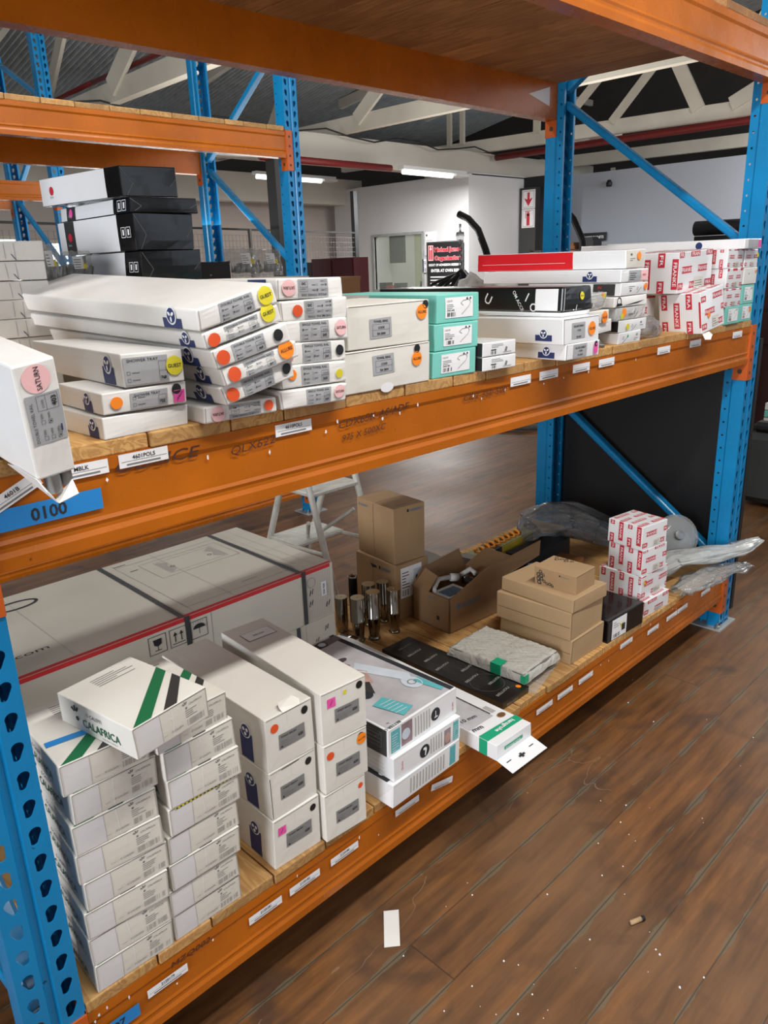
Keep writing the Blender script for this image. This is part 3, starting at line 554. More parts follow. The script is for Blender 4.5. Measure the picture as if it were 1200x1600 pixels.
mb = MB(); dr = Draw(mb, (0, -.0004, 0), (1, 0, 0), (0, 0, 1), (0, -1, 0)); dr.rect(-.03, 1.137 - zo, .164, 1.169 - zo, 'tape_blue', 1); dr.text('0100', .058, 1.143 - zo, .026, 'ink', 2, bold=.02); mb.build('bay_number_tape', fb)['label'] = 'blue tape with the bay number'
ub = beam(0, L_, 0, ZA, 'front orange beam of the bottom shelf, close above the floor', extra=low_extra); zo = ZA - BH
for t, x in (('2120179', .108), ('2120181', .333), ('2120182', .437), ('2120180', .552)): lab(ub, x, .2065 - zo, t, h_=.019)
for x in (.757, 1.342, 1.452, 1.569, 1.821, 2.012, 2.155, 2.242, 2.442): lab(ub, x, (.214 if x != 1.821 else .236) - zo, '', h_=.018)
lab(ub, .884, .215 - zo, '', h_=.018, rot=-.2, label='white paper label stuck on crooked')
mb = MB(); dr = Draw(mb, (0, -.0004, 0), (1, 0, 0), (0, 0, 1), (0, -1, 0)); dr.rect(-.03, .186 - zo, .09, .214 - zo, 'tape_blue', 1); dr.text('0107', .018, .191 - zo, .022, 'ink', 2, bold=.02); mb.build('bay_number_tape', ub)['label'] = 'blue tape with the bay number'
beam(0, L_, 0, ZC, 'front orange beam of the top shelf, crossing the upper right corner')
beam(0, L_, D_ - .05, ZA, 'rear orange beam of the bottom shelf', True); beam(0, L_, D_ - .05, ZB, 'rear orange beam of the middle shelf', True)
e = beam(0, L_, D_ - .05, ZC, 'rear orange beam of the top shelf, crossing the top of the photo', True)
mb = MB(); dr = Draw(mb, (0, -.0006, 0), (1, 0, 0), (0, 0, 1), (0, -1, 0)); dr.poly([(L_ - .20, .075), (L_ - .055, .045), (L_ - .055, .115)], 'paper', 1); mb.build('safety_sticker', e)
beam(-.205, 2.568, 2.517, 2.177, 'front orange beam of the rear rack, above the black and white boxes'); beam(-.205, 2.568, 2.517 + D_ - .05, 2.177, 'rear orange beam of the rear rack', True)
beam(-.205, 2.568, 2.517, .262, 'low orange beam of the rear rack behind the step ladder'); beam(-.305, 2.35, 5.05, 2.142, 'front orange beam of the farthest rack at left')
beam(-.305, 2.35, 5.05 + D_ - .05, 2.142, 'rear orange beam of the farthest rack at left', True)
beam(2.568 + .095, 5.3, 2.517, .262, 'low orange beam of the rear rack right of its blue post') if False else None
def planks(x0, x1, y0, y1, z, seed, label, group, m='pine', edges=None):
    r = random.Random(seed); x = x0; meshes = {}; n = 0
    while x < x1 - .02:
        wd = min(r.choice((.114, .138, .150, .150, .165)), x1 - x); mb = MB(); g = .0015; dy = r.uniform(-.004, .003)
        mb.box(g, wd - g, dy, y1 - y0 + r.uniform(-.01, .01), 0, PT, m); o = mb.build('shelf_plank'); o.location = (x, y0, z)
        bv = o.modifiers.new('b', 'BEVEL'); bv.width = .0025; bv.segments = 2; tag(o, label, 'plank', group); x += wd; n += 1
planks(.0, L_, .0, D_, ZA, 1, 'pine plank of the bottom shelf deck, laid front to back', 'planks of the bottom shelf')
planks(.0, L_, .0, D_, ZB, 2, 'pine plank of the middle shelf deck, laid front to back', 'planks of the middle shelf')
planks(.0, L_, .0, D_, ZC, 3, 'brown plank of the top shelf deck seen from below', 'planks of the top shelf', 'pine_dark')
planks(-.2, 2.56, 2.517, 2.517 + D_, 2.177, 4, 'pine plank on top of the rear rack', 'planks of the rear rack')
# black board standing behind the right end frame
mb = MB(); mb.box(L_ + .112, L_ + .135, .0, .84, .05, 1.16, 'panel_black'); tag(mb.build('black_board'), 'large black board standing against the right end of the rack', 'board')
# ------------------------------------------------------------ cartons
ZL = ZA + PT; ZM = ZB + PT
mat('white_cool', (212, 210, 211), 0.5, var=0.02); mat('white_warm', (216, 211, 201), 0.35, var=0.03, bump=0.25, bscale=30)
def calafrica(x, y, z, rz, seed, label, pitch=0, bare=False, tape=False):
    c = Carton('tap_fitting_carton', label, 'carton', 'small white tap cartons at the left end of the bottom shelf', (x, y, z), .147, .204, .0568, rz, seed=seed, jit=.0016, bul=.0012, pitch=pitch)
    w, d, h = c.w, c.d, c.h; F = c.D('F'); q = random.Random(seed); a = q.uniform(.28, .36) * w
    F.rect(.004, .003, a, h - .003, 'white_cool', 1); F.rect(a, .0035, w - .004, h - .0035, 'white_warm', 1); F.rect(a - .0004, .002, a + .0004, h - .002, 'ink_pale', 2)
    if q.random() < .6: F.rect(a + .022, .006, a + .0228, h - .004, 'paper', 2, rot=q.uniform(-.1, .1))
    F.text('© CALEFFI', .068, .012, .0052, 'ink_pale', 2, bold=.02); F.text('www', .052, .012, .004, 'ink_pale', 2)
    emb(F, .101, h * .80, .0055, 'ink_grey'); F.text('CALAFRICA', .108, h * .76, .0052, 'ink_grey', 2)
    F.bars(.099, h * .42, .125, h * .68, 4, 'ink_grey', 2, .3, seed); F.barcode(.099, .008, .139, h * .34, 'ink_pale', 2, 20, seed)
    Lf = c.D('L'); emb(Lf, .052, .036, .0115, 'ink'); Lf.text('CALAFRICA', .068, .0150, .0215, 'green' if False else 'hans_dark', 2, width=.1, bold=.012)
    Lf.text('© CALEFFI', .082, .0385, .0095, 'ink', 2, width=.042); Lf.text('Hydronic Solutions', .118, .0075, .005, 'ink_grey', 2)
    T = c.D('T'); T.poly([(.03 * w, .001), (.26 * w, .001), (w - .001, .50 * d), (w - .001, .63 * d)], 'green', 1); T.poly([(.42 * w, .001), (.60 * w, .001), (w - .001, .31 * d), (w - .001, .42 * d)], 'charcoal', 1)
    T.bars(.05, d * .76, .13, d * .93, 5, 'ink_grey', 1, .3, seed + 1)
    for xx in (0.0012, w - .0022): c.D('F').rect(xx, .002, xx + .001, h - .002, 'seam_soft', 2)
    F.rect(.002, h - .0022, w - .002, h - .0012, 'seam', 2)
    if tape:
        s = c.sticker('printed_tape', 'F'); s.rect(.012, h - .004, w - .01, h - .0005, 's_yellow', 3)
        for k in range(16): s.rect(.014 + k * .008, h - .0035, .018 + k * .008, h - .001, 'ink', 4)
    return c
mat('hans_dark', (24, 92, 66), 0.5, var=0)
def emb(D, u, v, s, m):
    D.disc(u + s * .2, v - s * .9, s * .38, m, 2, 12); 
    for a in (100, 60, 145): 
        a = math.radians(a); D.poly([(u + math.cos(a) * s * .35 - math.sin(a) * s * .16, v + math.sin(a) * s * .35 + math.cos(a) * s * .16), (u + math.cos(a) * s * .35 + math.sin(a) * s * .16, v + math.sin(a) * s * .35 - math.cos(a) * s * .16), (u + math.cos(a) * s * 1.2 + math.sin(a) * s * .22, v + math.sin(a) * s * 1.2 - math.cos(a) * s * .22), (u + math.cos(a) * s * 1.2 - math.sin(a) * s * .22, v + math.sin(a) * s * 1.2 + math.cos(a) * s * .22)], m, 2)
ordn = ['lowest', 'second', 'third', 'fourth', 'fifth', 'sixth', 'seventh']
Ls = [(.027, .004, -2), (.028, .004, -2.6), (.029, .004, -4), (.036, .002, -2.3), (.032, .003, -4), (.032, .003, -4), (.040, .002, -1), (.031, .003, -3.3)]
z = ZL
for i, (x, y, rz) in enumerate(Ls):
    lb = 'top white tap carton of the left stack, blue tape across its striped lid' if i == 7 else '%s white tap carton from the deck in the stack beside the blue post' % ordn[i]
    c = calafrica(x, y, z, rz, 10 + i, lb)
    if i == 7:
        s = c.sticker('blue_tape', 'T', 'strip of blue masking tape with a number'); s.rect(.005, .058, .10, .074, 'tape_blue', 2, rot=-.12); s.text('OTA', .07, .062, .013, 'ink', 4, rot=-.12)
    c.done(); z += .0574
zL8 = z; z = ZL
Rs = [(.178, .000, 0), (.176, .0, -.8), (.183, -.004, -1.2), (.187, -.005, 0), (.194, -.008, .4), (.199, -.010, -1), (.196, -.008, 1), (.190, -.007, 3)]
for i, (x, y, rz) in enumerate(Rs):
    lb = 'top white tap carton of the second stack, under the tilted striped carton' if i == 7 else '%s white tap carton from the deck in the stack next to the toilet brush boxes' % ordn[i]
    if i == 4: lb = 'white tap carton in the second stack with yellow and black tape on its edge'
    calafrica(x, y, z, rz, 40 + i, lb, tape=(i == 4)).done(); z += .0574
calafrica(.124, -.075, zL8 + .0012, 9.3, 77, 'striped white tap carton turned askew on top of the two carton stacks').done()
# toilet brush boxes
def brush(x, y, z, rz, d, seed, label, h=.118, w=.119, stickers=(), num='620', lu=(.25, .8), lv=(.34, .62)):
    c = Carton('toilet_brush_box', label, 'box', 'toilet brush boxes on the bottom shelf', (x, y, z), w, d, h, rz, seed=seed, jit=.002, bul=.0018)
    F = c.D('F'); F.rect(.003, h - .004, w - .003, h - .0032, 'seam', 1); F.rect(w * .45, h - .03, w * .452, h - .004, 'seam_soft', 1)
    s = c.sticker('printed_label', 'F', 'grey product label'); u0, u1, v0, v1 = lu[0] * w, lu[1] * w, lv[0] * h, lv[1] * h; s.rect(u0, v0, u1, v1, 'label_dark', 2)
    s.text('TOILET BRUSH', u0 + .005, v1 - .0085, .0058, 'ink', 3, bold=.01); s.text(num, u1 - .018, v0 + .010, .0085, 'ink', 3, bold=.03); s.bars(u0 + .004, v0 + .004, u0 + .035, v1 - .012, 3, 'ink_grey', 3, .25, seed); s.rect(u0 + .004, v0 + .003, u0 + .008, v0 + .007, 'ink', 3)
    for (k, u, v, r) in stickers:
        s = c.sticker('round_sticker' if k != 's_magenta' else 'square_sticker', 'F', k[2:] + ' sticker')
        if k == 's_magenta': s.rect(u * w - r, v * h - r, u * w + r, v * h + r, k, 2); s.rect(u * w - r * .6, v * h - .0005, u * w + r * .6, v * h + .0005, 'ink', 3, rot=1.0)
        else:
            s.disc(u * w, v * h, r, k, 3 if r > .012 else 2)
            if r > .0125: s.text('ALLURE', u * w, v * h, .006, 'ink', 4, rot=.1, mid=True)
    Lf = c.D('L'); Lf.rect(d - .088, .004, d - .046, .066, 'navy', 1); Lf.disc(d - .067, .070, .0165, 'paper', 2); Lf.disc(d - .067, .070, .0140, 'navy', 3)
    for a in (30, 150, 270):
        a = math.radians(a); Lf.disc(d - .067 + math.cos(a) * .0065, .070 + math.sin(a) * .0065, .0042, 'paper', 4, 10)
    return c
G = 's_red'
c = brush(.414, .006, ZL, -1.5, .393, 1, 'bottom toilet brush box of the left column, pink square and black dot on its front', .12, stickers=((('s_magenta'), .17, .74, .0095), ('s_black', .85, .82, .008)), num='620'); c.done()
c = brush(.416, .005, ZL + .121, .0, .393, 2, 'middle toilet brush box of the left column, only a black dot on its front', .112, stickers=(('s_black', .83, .82, .0085),), num='620', lu=(.2, .72)); F = c.D('F'); F.rect(.03, .1065, .075, .1078, 'seam', 2, rot=.02); F.rect(.0, .004, .0016, .1, 'seam', 2); c.done()
c = brush(.417, .006, ZL + .234, -.5, .393, 3, 'top toilet brush box of the left column, red and black dots, lid tab sticking up', .119, stickers=(('s_red', .18, .78, .0095), ('s_black', .83, .84, .0088)), num='620')
root = c.done(); mb = MB(); tx, th_ = .045, .119
mb.add([(tx, -.002, th_), (tx + .042, -.002, th_ + .001), (tx + .046, .006, th_ + .009), (tx + .040, .022, th_ + .012), (tx + .004, .022, th_ + .010), (tx - .003, .006, th_ + .008)], [(0, 1, 2, 3, 4, 5)], 'white'); o = mb.build('lid_tab', root); sm = o.modifiers.new('s', 'SOLIDIFY'); sm.thickness = .0012
brush(.539, -.009, ZL, -4, .393, 4, 'bottom toilet brush box of the right column, half a red dot at its upper edge', .119, .112, stickers=(('s_red', .87, .80, .0065),), num='624', lv=(.3, .56)).done()
brush(.543, -.012, ZL + .1195, -2.9, .393, 5, 'middle toilet brush box of the right column, red dot and large orange sticker', .119, .117, stickers=(('s_red', .14, .76, .0095), ('s_black', .85, .86, .0085), ('s_orange', .86, .80, .0135)), num='624', lv=(.28, .56)).done()
c = brush(.543, -.012, ZL + .239, -3.4, .393, 6, 'top toilet brush box of the right column, pink square in front, label on lid', .122, .119, stickers=(('s_magenta', .22, .77, .0105), ('s_black', .85, .87, .0088)), num='624', lu=(.28, .82), lv=(.36, .62))
s = c.sticker('square_sticker', 'F', 'small orange sticker'); s.rect(.058, .1, .066, .109, 's_yellow', 2); s = c.sticker('lid_label', 'T', 'plain address label'); s.rect(.022, .30, .1, .345, 'ink', 1, 0); s.rect(.0235, .3015, .0985, .3435, 'paper', 2); s.text('BRUSH', .045, .317, .010, 'ink', 3); c.done()
# hand shower boxes
def shower(x, y, z, rz, w, h, seed, label, kind):
    d = .444; c = Carton('hand_shower_box', label, 'box', 'glossy hand shower boxes', (x, y, z), w, d, h, rz, m='gloss_white', seed=seed, jit=.0014)
    F = c.D('F'); Lf = c.D('L')
    if kind == 3:
        F.rect(.04 * w, .006, .16 * w, h - .008, 'teal', 1); F.bars(.05 * w, .01, .15 * w, h - .014, 7, 'gloss_white', 2, .2, 1)
        F.rect(.18 * w, .008, .33 * w, h - .006, 'photo_mauve', 1); F.disc(.24 * w, h * .5, .014, 'photo_pale', 2)
        for k in range(6): F.rect((.37 + k * .04) * w, .010, (.385 + k * .04) * w, h - .01, 'ink_pale', 1)
        F.disc(.67 * w, h * .5, .0165, 'ink', 1, 24); F.rect(.665 * w, h * .5 - .008, .675 * w, h * .5 + .009, 'paper', 2); F.rect(.65 * w, h * .5 - .009, .70 * w, h * .5 - .006, 'paper', 2)
        F.text('Grohe', .945 * w, .012, .009, 'franke_red', 1, rot=math.pi / 2, shear=.2)
        Lf.rect(.02, .002, d - .004, h - .002, 'charcoal', 1); Lf.frame(d - .07, .02, d - .02, h - .012, .0008, 'ink_grey', 2)
        for k in range(3): Lf.rect(d - .065, .03 + k * .01, d - .025, .0315 + k * .01, 'ink_grey', 2)
        T = c.D('T'); T.rect(.005, .005, w - .02, d - .006, 'photo_grey', 1); T.rect(w - .020, .004, w - .003, d - .004, 'ink', 1)
        T.poly([(.0, d - .012), (w - .003, d - .012), (w - .003, d - .04), (w * .75, d - .045), (0, d - .03)], 'photo_dark', 2)
        for k, u in enumerate((.38, .55, .73)): T.ring(u * w, d - .028, .0165, .005, 'ink', 4); T.disc(u * w, d - .028, .0115, 'photo_pale', 3)
        T.poly([(.03, d - .06), (w * .55, d - .06), (w * .62, d * .62), (w * .30, d * .56), (.02, d * .66)], 'photo_mauve', 2); T.poly([(.05, d - .09), (w * .30, d - .1), (w * .34, d * .73), (.06, d * .76)], 'photo_dark', 3)
        T.poly([(w * .30, d * .60), (w * .52, d * .64), (w * .64, d * .5), (w * .52, d * .38), (w * .36, d * .40), (w * .26, d * .5)], 'photo_skin', 3); T.disc(w * .38, d * .58, .022, 'gloss_white', 4, ry=.028)
        T.poly([(w * .42, d * .56), (w * .46, d * .58), (w * .40, d * .46), (w * .37, d * .45)], 'photo_dark', 5)
        T.disc(w * .30, d * .335, .021, 'ink', 3, ry=.026); T.poly([(w * .33, d * .36), (w * .42, d * .44), (w * .50, d * .40), (w * .38, d * .29)], 'charcoal', 4)
        T.poly([(w * .55, d * .56), (w * .68, d * .62), (w * .90, d * .30), (w * .80, d * .22)], 'photo_pale', 3); T.disc(w * .78, d * .22, .024, 'photo_pale', 4, ry=.03); T.ring(w * .78, d * .22, .012, .003, 'ink_grey', 5)
        T.poly([(w * .80, d * .22), (w * .90, d * .24), (w * .915, d * .05), (w * .86, d * .04)], 'teal', 4); T.disc(w * .62, d * .70, .018, 'photo_dark', 3, ry=.010)
        T.poly([(w * .20, d * .215), (w * .37, d * .235), (w * .46, d * .055), (w * .28, d * .03)], 'teal', 5)
        for k in range(5): T.rect(w * .25, d * (.07 + k * .028), w * .40, d * (.075 + k * .028), 'photo_pale', 6, rot=-.1)
        T.text('BETTER LIVING', w * .19, d * .02, .012, 'ink', 3, rot=math.pi, bold=.01); T.text('by', w * .1, d * .05, .008, 'ink', 3, rot=math.pi)
    elif kind == 2:
        F.text('Grohe', .13 * w, .018, .009, 'franke_red', 1, rot=math.pi / 2, shear=.2); F.disc(.44 * w, h * .5, .017, 'ink', 1, 24); F.poly([(.42 * w, h * .66), (.46 * w, h * .66), (.47 * w, h * .55), (.455 * w, h * .3), (.44 * w, h * .3), (.445 * w, h * .55), (.42 * w, h * .56)], 'paper', 2)
        for k in range(5): F.rect((.53 + k * .04) * w, .012, (.545 + k * .04) * w, h - .01, 'ink_pale', 1)
        F.rect(.74 * w, .008, .84 * w, h - .012, 'photo_mauve', 1); F.disc(.79 * w, h * .42, .011, 'photo_skin', 2, ry=.014); F.rect(.88 * w, .006, .965 * w, h - .006, 'teal', 1); F.bars(.885 * w, .01, .96 * w, h - .012, 7, 'gloss_white', 2, .2, 2)
        for k in range(3): Lf.rect(d - .12, .012 + k * .011, d - .03, .0125 + k * .011, 'seam_soft', 1)
    else:
        for k in range(12): F.rect((.24 + k * .045) * w, .010, (.258 + k * .045) * w, h - .012, 'ink_pale', 1)
        F.rect(.84 * w, .006, .93 * w, h - .006, 'teal', 1)
        T = c.D('T'); T.rect(.0, .02, w * .5, d - .01, 'ink', 1); T.ring(.02, .05, .012, .004, 'paper', 2)
        Lf.poly([(d - .045, .006), (d - .004, .002), (d - .004, h - .01)], 'paper', 1)
    F.rect(.002, h - .002, w - .002, h - .001, 'paper', 2); return c.done()
shower(.713, -.040, ZL, 1.2, .241, .0625, 1, 'bottom glossy shower box, black lid edge showing under the one above', 1)
shower(.722, -.036, ZL + .0635, 0, .236, .062, 2, 'middle glossy shower box with a black round symbol on its front', 2)
shower(.717, -.026, ZL + .1265, 1.4, .246, .0705, 3, 'top glossy shower box with photos printed on the lid', 3)
# green and white long box
c = Carton('shower_rail_box', 'long flat white box with a green band, front flap open over the beam', 'box', None, (1.013, -.106, ZL), .143, .75, .044, -1, m='gloss_white', seed=9, jit=.001)
T = c.D('T'); T.poly([(.0, .028), (.0, .058), (.143, .052), (.143, .026)], 'hans_green', 1); T.text('hansgrohe', .122, .047, .018, 'paper', 3, rot=math.pi + .03, bold=.02)
T.rect(.098, .012 + .09, .104, .42, 'ink', 1); T.text('10 mm', .062, .092, .02, 'ink', 2, rot=0, bold=.01) if False else None
T.text('10 mm', .012, .125, .020, 'ink', 2, rot=-.15, bold=.02); T.text('mm', .006, .078, .023, 'ink', 2, rot=-.15, bold=.02); T.rect(.108, .10, .124, .135, 'ink_pale', 1, rot=.0); T.disc(.118, .078, .014, 'wood_brown', 2, ry=.010); T.disc(.118, .078, .006, 'chrome_cap', 3, ry=.006)
T.rect(.002, .09, .1, .33, 'photo_grey', 1)
Lf = c.D('L'); Lf.rect(.75 - .056, .001, .75 - .030, .043, 'hans_green', 1); F = c.D('F'); F.rect(.03, .018, .105, .028, 'hans_green', 1); F.text('hansgrohe', .035, .0195, .009, 'paper', 2, width=.06); F.rect(.004, .002, .139, .0028, 'seam_soft', 1)
root = c.done(); mb = MB(); mb.box(-.002, .143, -.052, 0, -.0165, -.0150, 'gloss_white', Matrix.Rotation(math.radians(14), 4, 'X') @ Matrix.Translation((0, 0, .02)))
dr = Draw(mb, (0, 0, .0058), (1, 0, 0), (0, math.cos(math.radians(14)), math.sin(math.radians(14))), (0, -math.sin(math.radians(14)), math.cos(math.radians(14))))
dr.rect(.055, -.032, .078, -.026, 'ink', 1); dr.rect(.062, -.036, .07, -.022, 'ink', 1); dr.rect(.012, -.024, .03, -.0215, 'ink', 1); dr.rect(.105, -.024, .122, -.0215, 'ink', 1)
o = mb.build('open_flap', root); o['label'] = 'open end flap'
bv = o.modifiers.new('b', 'BEVEL'); bv.width = .0005
# black printed flat box under the bubble wrap
def belliou(c, f, rows, seed, size=.018, sp=.062):
    D = c.D(f); q = random.Random(seed); W_ = {'F': c.w, 'T': c.w, 'L': c.d}[f]; H_ = {'F': c.h, 'T': c.d, 'L': c.h}[f]
    return D, W_, H_
c = Carton('bathroom_accessory_box', 'flat black box printed with white lettering, lying beside the green and white box', 'box', None, (1.205, .020, ZL), .125, .47, .024, 0, m='black', seed=5, jit=.002)
T = c.D('T')
for k, (u, v) in enumerate(((.02, .03), (.055, .085), (.018, .14), (.06, .19), (.014, .25), (.03, .31), (.02, .37), (.03, .42))): T.text('BELLIOU', u, v, .0125, 'ink_pale', 1, rot=.10, width=.062)
T.ring(.06, .10, .05, .0006, 'ink_grey', 1)
s = c.sticker('round_sticker', 'T', 'orange sticker'); s.disc(.103, .022, .008, 's_orange', 2); c.D('F').text('BELLIOU', .02, .006, .010, 'ink_pale', 1, width=.05); c.done()
# bubble-wrapped parcel on a loose clear sheet
mb = MB(); nx, ny = 40, 30; vs = []; q = random.Random(3)
def bub(u, v):
    e = min(u, 1 - u, v, 1 - v); z = .030 * min(1, (e / .05) ** .5) if e > 0 else 0
    return z + .0035 * noise.noise(Vector((u * 5, v * 5, 1))) * (1 if e > .02 else 0) + (.0013 * ((math.sin(u * 75) * math.sin(v * 75)) > 0.1) if e > .03 else 0)
nx, ny = 90, 110; fs = []
for j in range(ny + 1):
    for i in range(nx + 1):
        u, v = i / nx, j / ny; vs.append((u * .20 + .006 * noise.noise(Vector((v * 4, u, 3))), v * .285 + .006 * noise.noise(Vector((u * 4, v, 7))), bub(u, v)))
for j in range(ny):
    for i in range(nx): fs.append((j * (nx + 1) + i, j * (nx + 1) + i + 1, (j + 1) * (nx + 1) + i + 1, (j + 1) * (nx + 1) + i))
e = empty('bubble_wrapped_parcel', (1.322, .030, ZL + .0255), (0, 0, math.radians(2)), 'flat grey parcel in bubble wrap with green tape, lying across the black printed box', 'parcel')
mb.add(vs, fs, 'bubble'); mb.build('bubble_wrap', e, True); m2 = MB(); m2.box(.008, .192, .008, .277, .001, .026, 'card_grey'); m2.build('wrapped_board', e)
m3 = MB(); m3.box(-.0015, .002, .10 - .018, .10 + .018, .001, .033, 'hans_green'); m3.box(-.0015, .035, .082, .118, .0325, .0338, 'hans_green'); m3.build('green_tape', e); m3 = MB(); m3.box(-.0022, .0, -.0022, .012, .003, .028, 'hans_green'); m3.box(-.0022, .02, -.0024, -.001, .003, .028, 'hans_green'); m3.build('green_tape', e)
mb = MB(); vs = []; fs = []
for j in range(13):
    for i in range(13): u, v = i / 12, j / 12; vs.append((u * .235, v * .2, .0015 + .0012 * abs(noise.noise(Vector((u * 6, v * 6, 2))))))
for j in range(12):
    for i in range(12): fs.append((j * 13 + i, j * 13 + i + 1, (j + 1) * 13 + i + 1, (j + 1) * 13 + i))
mb.add(vs, fs, 'bag_clear'); o = mb.build('plastic_sheet', None, True); o.location = (1.335, .0, ZL + .001); o.rotation_euler = (0, 0, .25); tag(o, 'loose clear plastic sheet on the planks under the bubble-wrapped parcel', 'plastic sheet')
# brown cartons
def brown(x, y, z, w, d, h, rz, seed, label, m='kraft_light', kind='brown_carton', lid=True):
    c = Carton(kind, label, 'carton', 'plain brown cartons in a pile', (x, y, z), w, d, h, rz, m=m, seed=seed, jit=.002, bul=.0012)
    if lid: c.D('L').rect(.002, h * .46, d - .002, h * .46 + .0012, 'seam', 1); c.D('F').rect(.003, h - .003, w - .002, h - .0018, 'seam', 1)
    c.D('F').rect(.004, .002, .0052, h - .003, 'seam', 1); return c
brown(1.546, .017, ZL, .186, .27, .080, -.6, 1, 'bottom brown carton of the pile beside the black glossy box').done()
brown(1.543, .020, ZL + .081, .190, .275, .091, .6, 2, 'middle brown carton of the pile, its front lid edge overhanging').done()
brown(1.546, .017, ZL + .173, .183, .27, .043, -2.5, 3, 'shallow brown tray carton on top of the pile, under the small printed carton', lid=False).done()
c = Carton('printed_brown_carton', 'small brown carton printed with a black flower pattern, on top of the brown pile', 'carton', None, (1.581, .030, ZL + .2165), .110, .147, .062, 1.5, m='kraft', seed=8, jit=.001)
Lf = c.D('L'); T = c.D('T'); q = random.Random(4)
for (u, v, r) in ((.022, .047, .006), (.014, .036, .007), (.024, .034, .0065), (.032, .038, .005), (.014, .022, .007), (.026, .024, .006), (.035, .018, .0055), (.017, .011, .0075), (.045, .012, .005), (.056, .013, .0055), (.064, .010, .005)): 
    Lf.ring(u, v, r, r * .45, 'ink', 1, 9); Lf.disc(u + r * .9, v - r * .6, r * .3, 'ink', 1, 7)
for (u, v, r) in ((.085, .12, .008), (.095, .108, .007), (.09, .09, .008), (.098, .074, .006), (.10, .13, .006), (.102, .096, .006)): T.ring(u, v, r, r * .4, 'ink', 1, 9); T.disc(u - r, v, r * .35, 'ink', 1, 7)
Lf.text('hansen', .095, .046, .008, 'ink_grey', 1, width=.028); Lf.disc(.09, .049, .003, 'ink', 1, 6); c.D('F').rect(.002, .0585, .108, .0595, 'seam', 1); c.done()
c = Carton('tap_box', 'glossy black tap box with a white label, beside the red and white boxes', 'box', None, (1.742, .004, ZL), .215, .13, .077, -2.5, m='black_gloss', seed=6, jit=.001)
F = c.D('F'); F.rect(.0, .0, .018, .075, 'charcoal', 1); s = c.sticker('printed_label', 'F', 'white label with a small yellow picture'); s.rect(.022, .004, .108, .074, 'paper', 2); s.bars(.03, .045, .06, .068, 3, 'ink_grey', 3, .3, 2); s.poly([(.062, .056), (.078, .044), (.092, .060), (.082, .040), (.078, .03), (.072, .04)], 's_yellow', 3); s.rect(.078, .022, .098, .046, 'ink', 4); s.barcode(.03, .008, .075, .022, 'ink', 3, 20, 5); c.D('T').rect(.003, .003, .212, .014, 'charcoal', 1)
c.done()
# red and white patterned boxes
def franke(x, y, z, w, d, h, rz, seed, label, group='red and white patterned boxes', roll=0, s=1.42, front='h', kind='sink_waste_box', pitch=0, off=0):
    c = Carton(kind, label, 'box', group, (x, y, z), w, d, h, rz, roll=roll, pitch=pitch, m='gloss_white', seed=seed, jit=.0012)
    bl_, bw_ = .050 * s, .0125 * s
    def clipr(D, u0, v0, u1, v1, W_, H_, txt, vert):
        a, b, e, f = max(u0, .001), max(v0, .001), min(u1, W_ - .001), min(v1, H_ - .001)
        if e - a < .003 or f - b < .003: return
        D.rect(a, b, e, f, 'franke_red', 1)
        if a == u0 and b == v0 and e == u1 and f == v1:
            cx, cy = (a + e) / 2, (b + f) / 2
            if vert: D.text('FRANKE', cx, cy, bw_ * .78, 'paper', 2, rot=-math.pi / 2, width=bl_ * .86, mid=True, bold=.01)
            else: D.text('FRANKE', cx, cy, bw_ * .78, 'paper', 2, width=bl_ * .86, mid=True, bold=.01)
        elif (e - a > .008 and f - b > .008):
            cx, cy = (a + e) / 2, (b + f) / 2; L_1 = (f - b) if vert else (e - a); n_1 = max(2, int(6 * L_1 / bl_)); 
            D.text('FRANKE'[:n_1], cx, cy, bw_ * .7, 'paper', 2, rot=-math.pi / 2 if vert else 0, width=L_1 * .8, mid=True, bold=.01)
    Lf = c.D('L'); k = 0; u = .006 * s + off
    while u < d:
        v = -.02 * s + (.036 * s if k % 2 else 0) - (seed % 3) * .008
        while v < h: clipr(Lf, u, v, u + bw_, v + bl_, d, h, 1, True); v += bl_ * 1.45
        u += bw_ * 2.05; k += 1
    F = c.D('F'); k = 0; v = .006 * s
    while v < h:
        u = -.02 * s + (.034 * s if k % 2 else 0)
        while u < w: clipr(F, u, v, u + bl_ * .8, v + bw_ * .9, w, h, 1, False); u += bl_ * 1.35
        v += bw_ * 2.1; k += 1
    F.rect(w * .45, h * .08, w * .72, h * .34, 'white_warm', 4); F.bars(w * .47, h * .12, w * .70, h * .30, 3, 'ink_grey', 5, .3, seed)
    T = c.D('T'); k = 0; v = .01
    while v < d:
        u = -.02 + (.034 if k % 2 else 0)
        while u < w: clipr(T, u, v, u + bl_, v + bw_ * .8, w, d, 1, False); u += bl_ * 1.3
        v += bw_ * 2.0; k += 1
    return c
franke(1.990, .008, ZL, .160, .13, .059, -4, 1, 'bottom red and white box of the pile, right of the glossy black tap box').done()
c = franke(1.987, .023, ZL + .06, .175, .165, .088, -3, 2, 'second red and white box from the deck, a round stain on its front'); s = c.sticker('round_sticker', 'F', 'small red and yellow sticker'); s.disc(.022, .062, .009, 's_red', 5); s.disc(.018, .062, .005, 's_yellow', 6); c.done()
c = franke(1.987, .026, ZL + .149, .140, .136, .093, -8, 3, 'third red and white box, two red bars stacked on its front'); c.done()
franke(1.984, .030, ZL + .243, .136, .140, .083, -9, 4, 'top red and white box of the pile on the bottom shelf').done()
franke(2.158, .060, ZL, .055, .10, .068, 0, 5, 'small red and white box half hidden behind the pile, by the plastic bag').done()
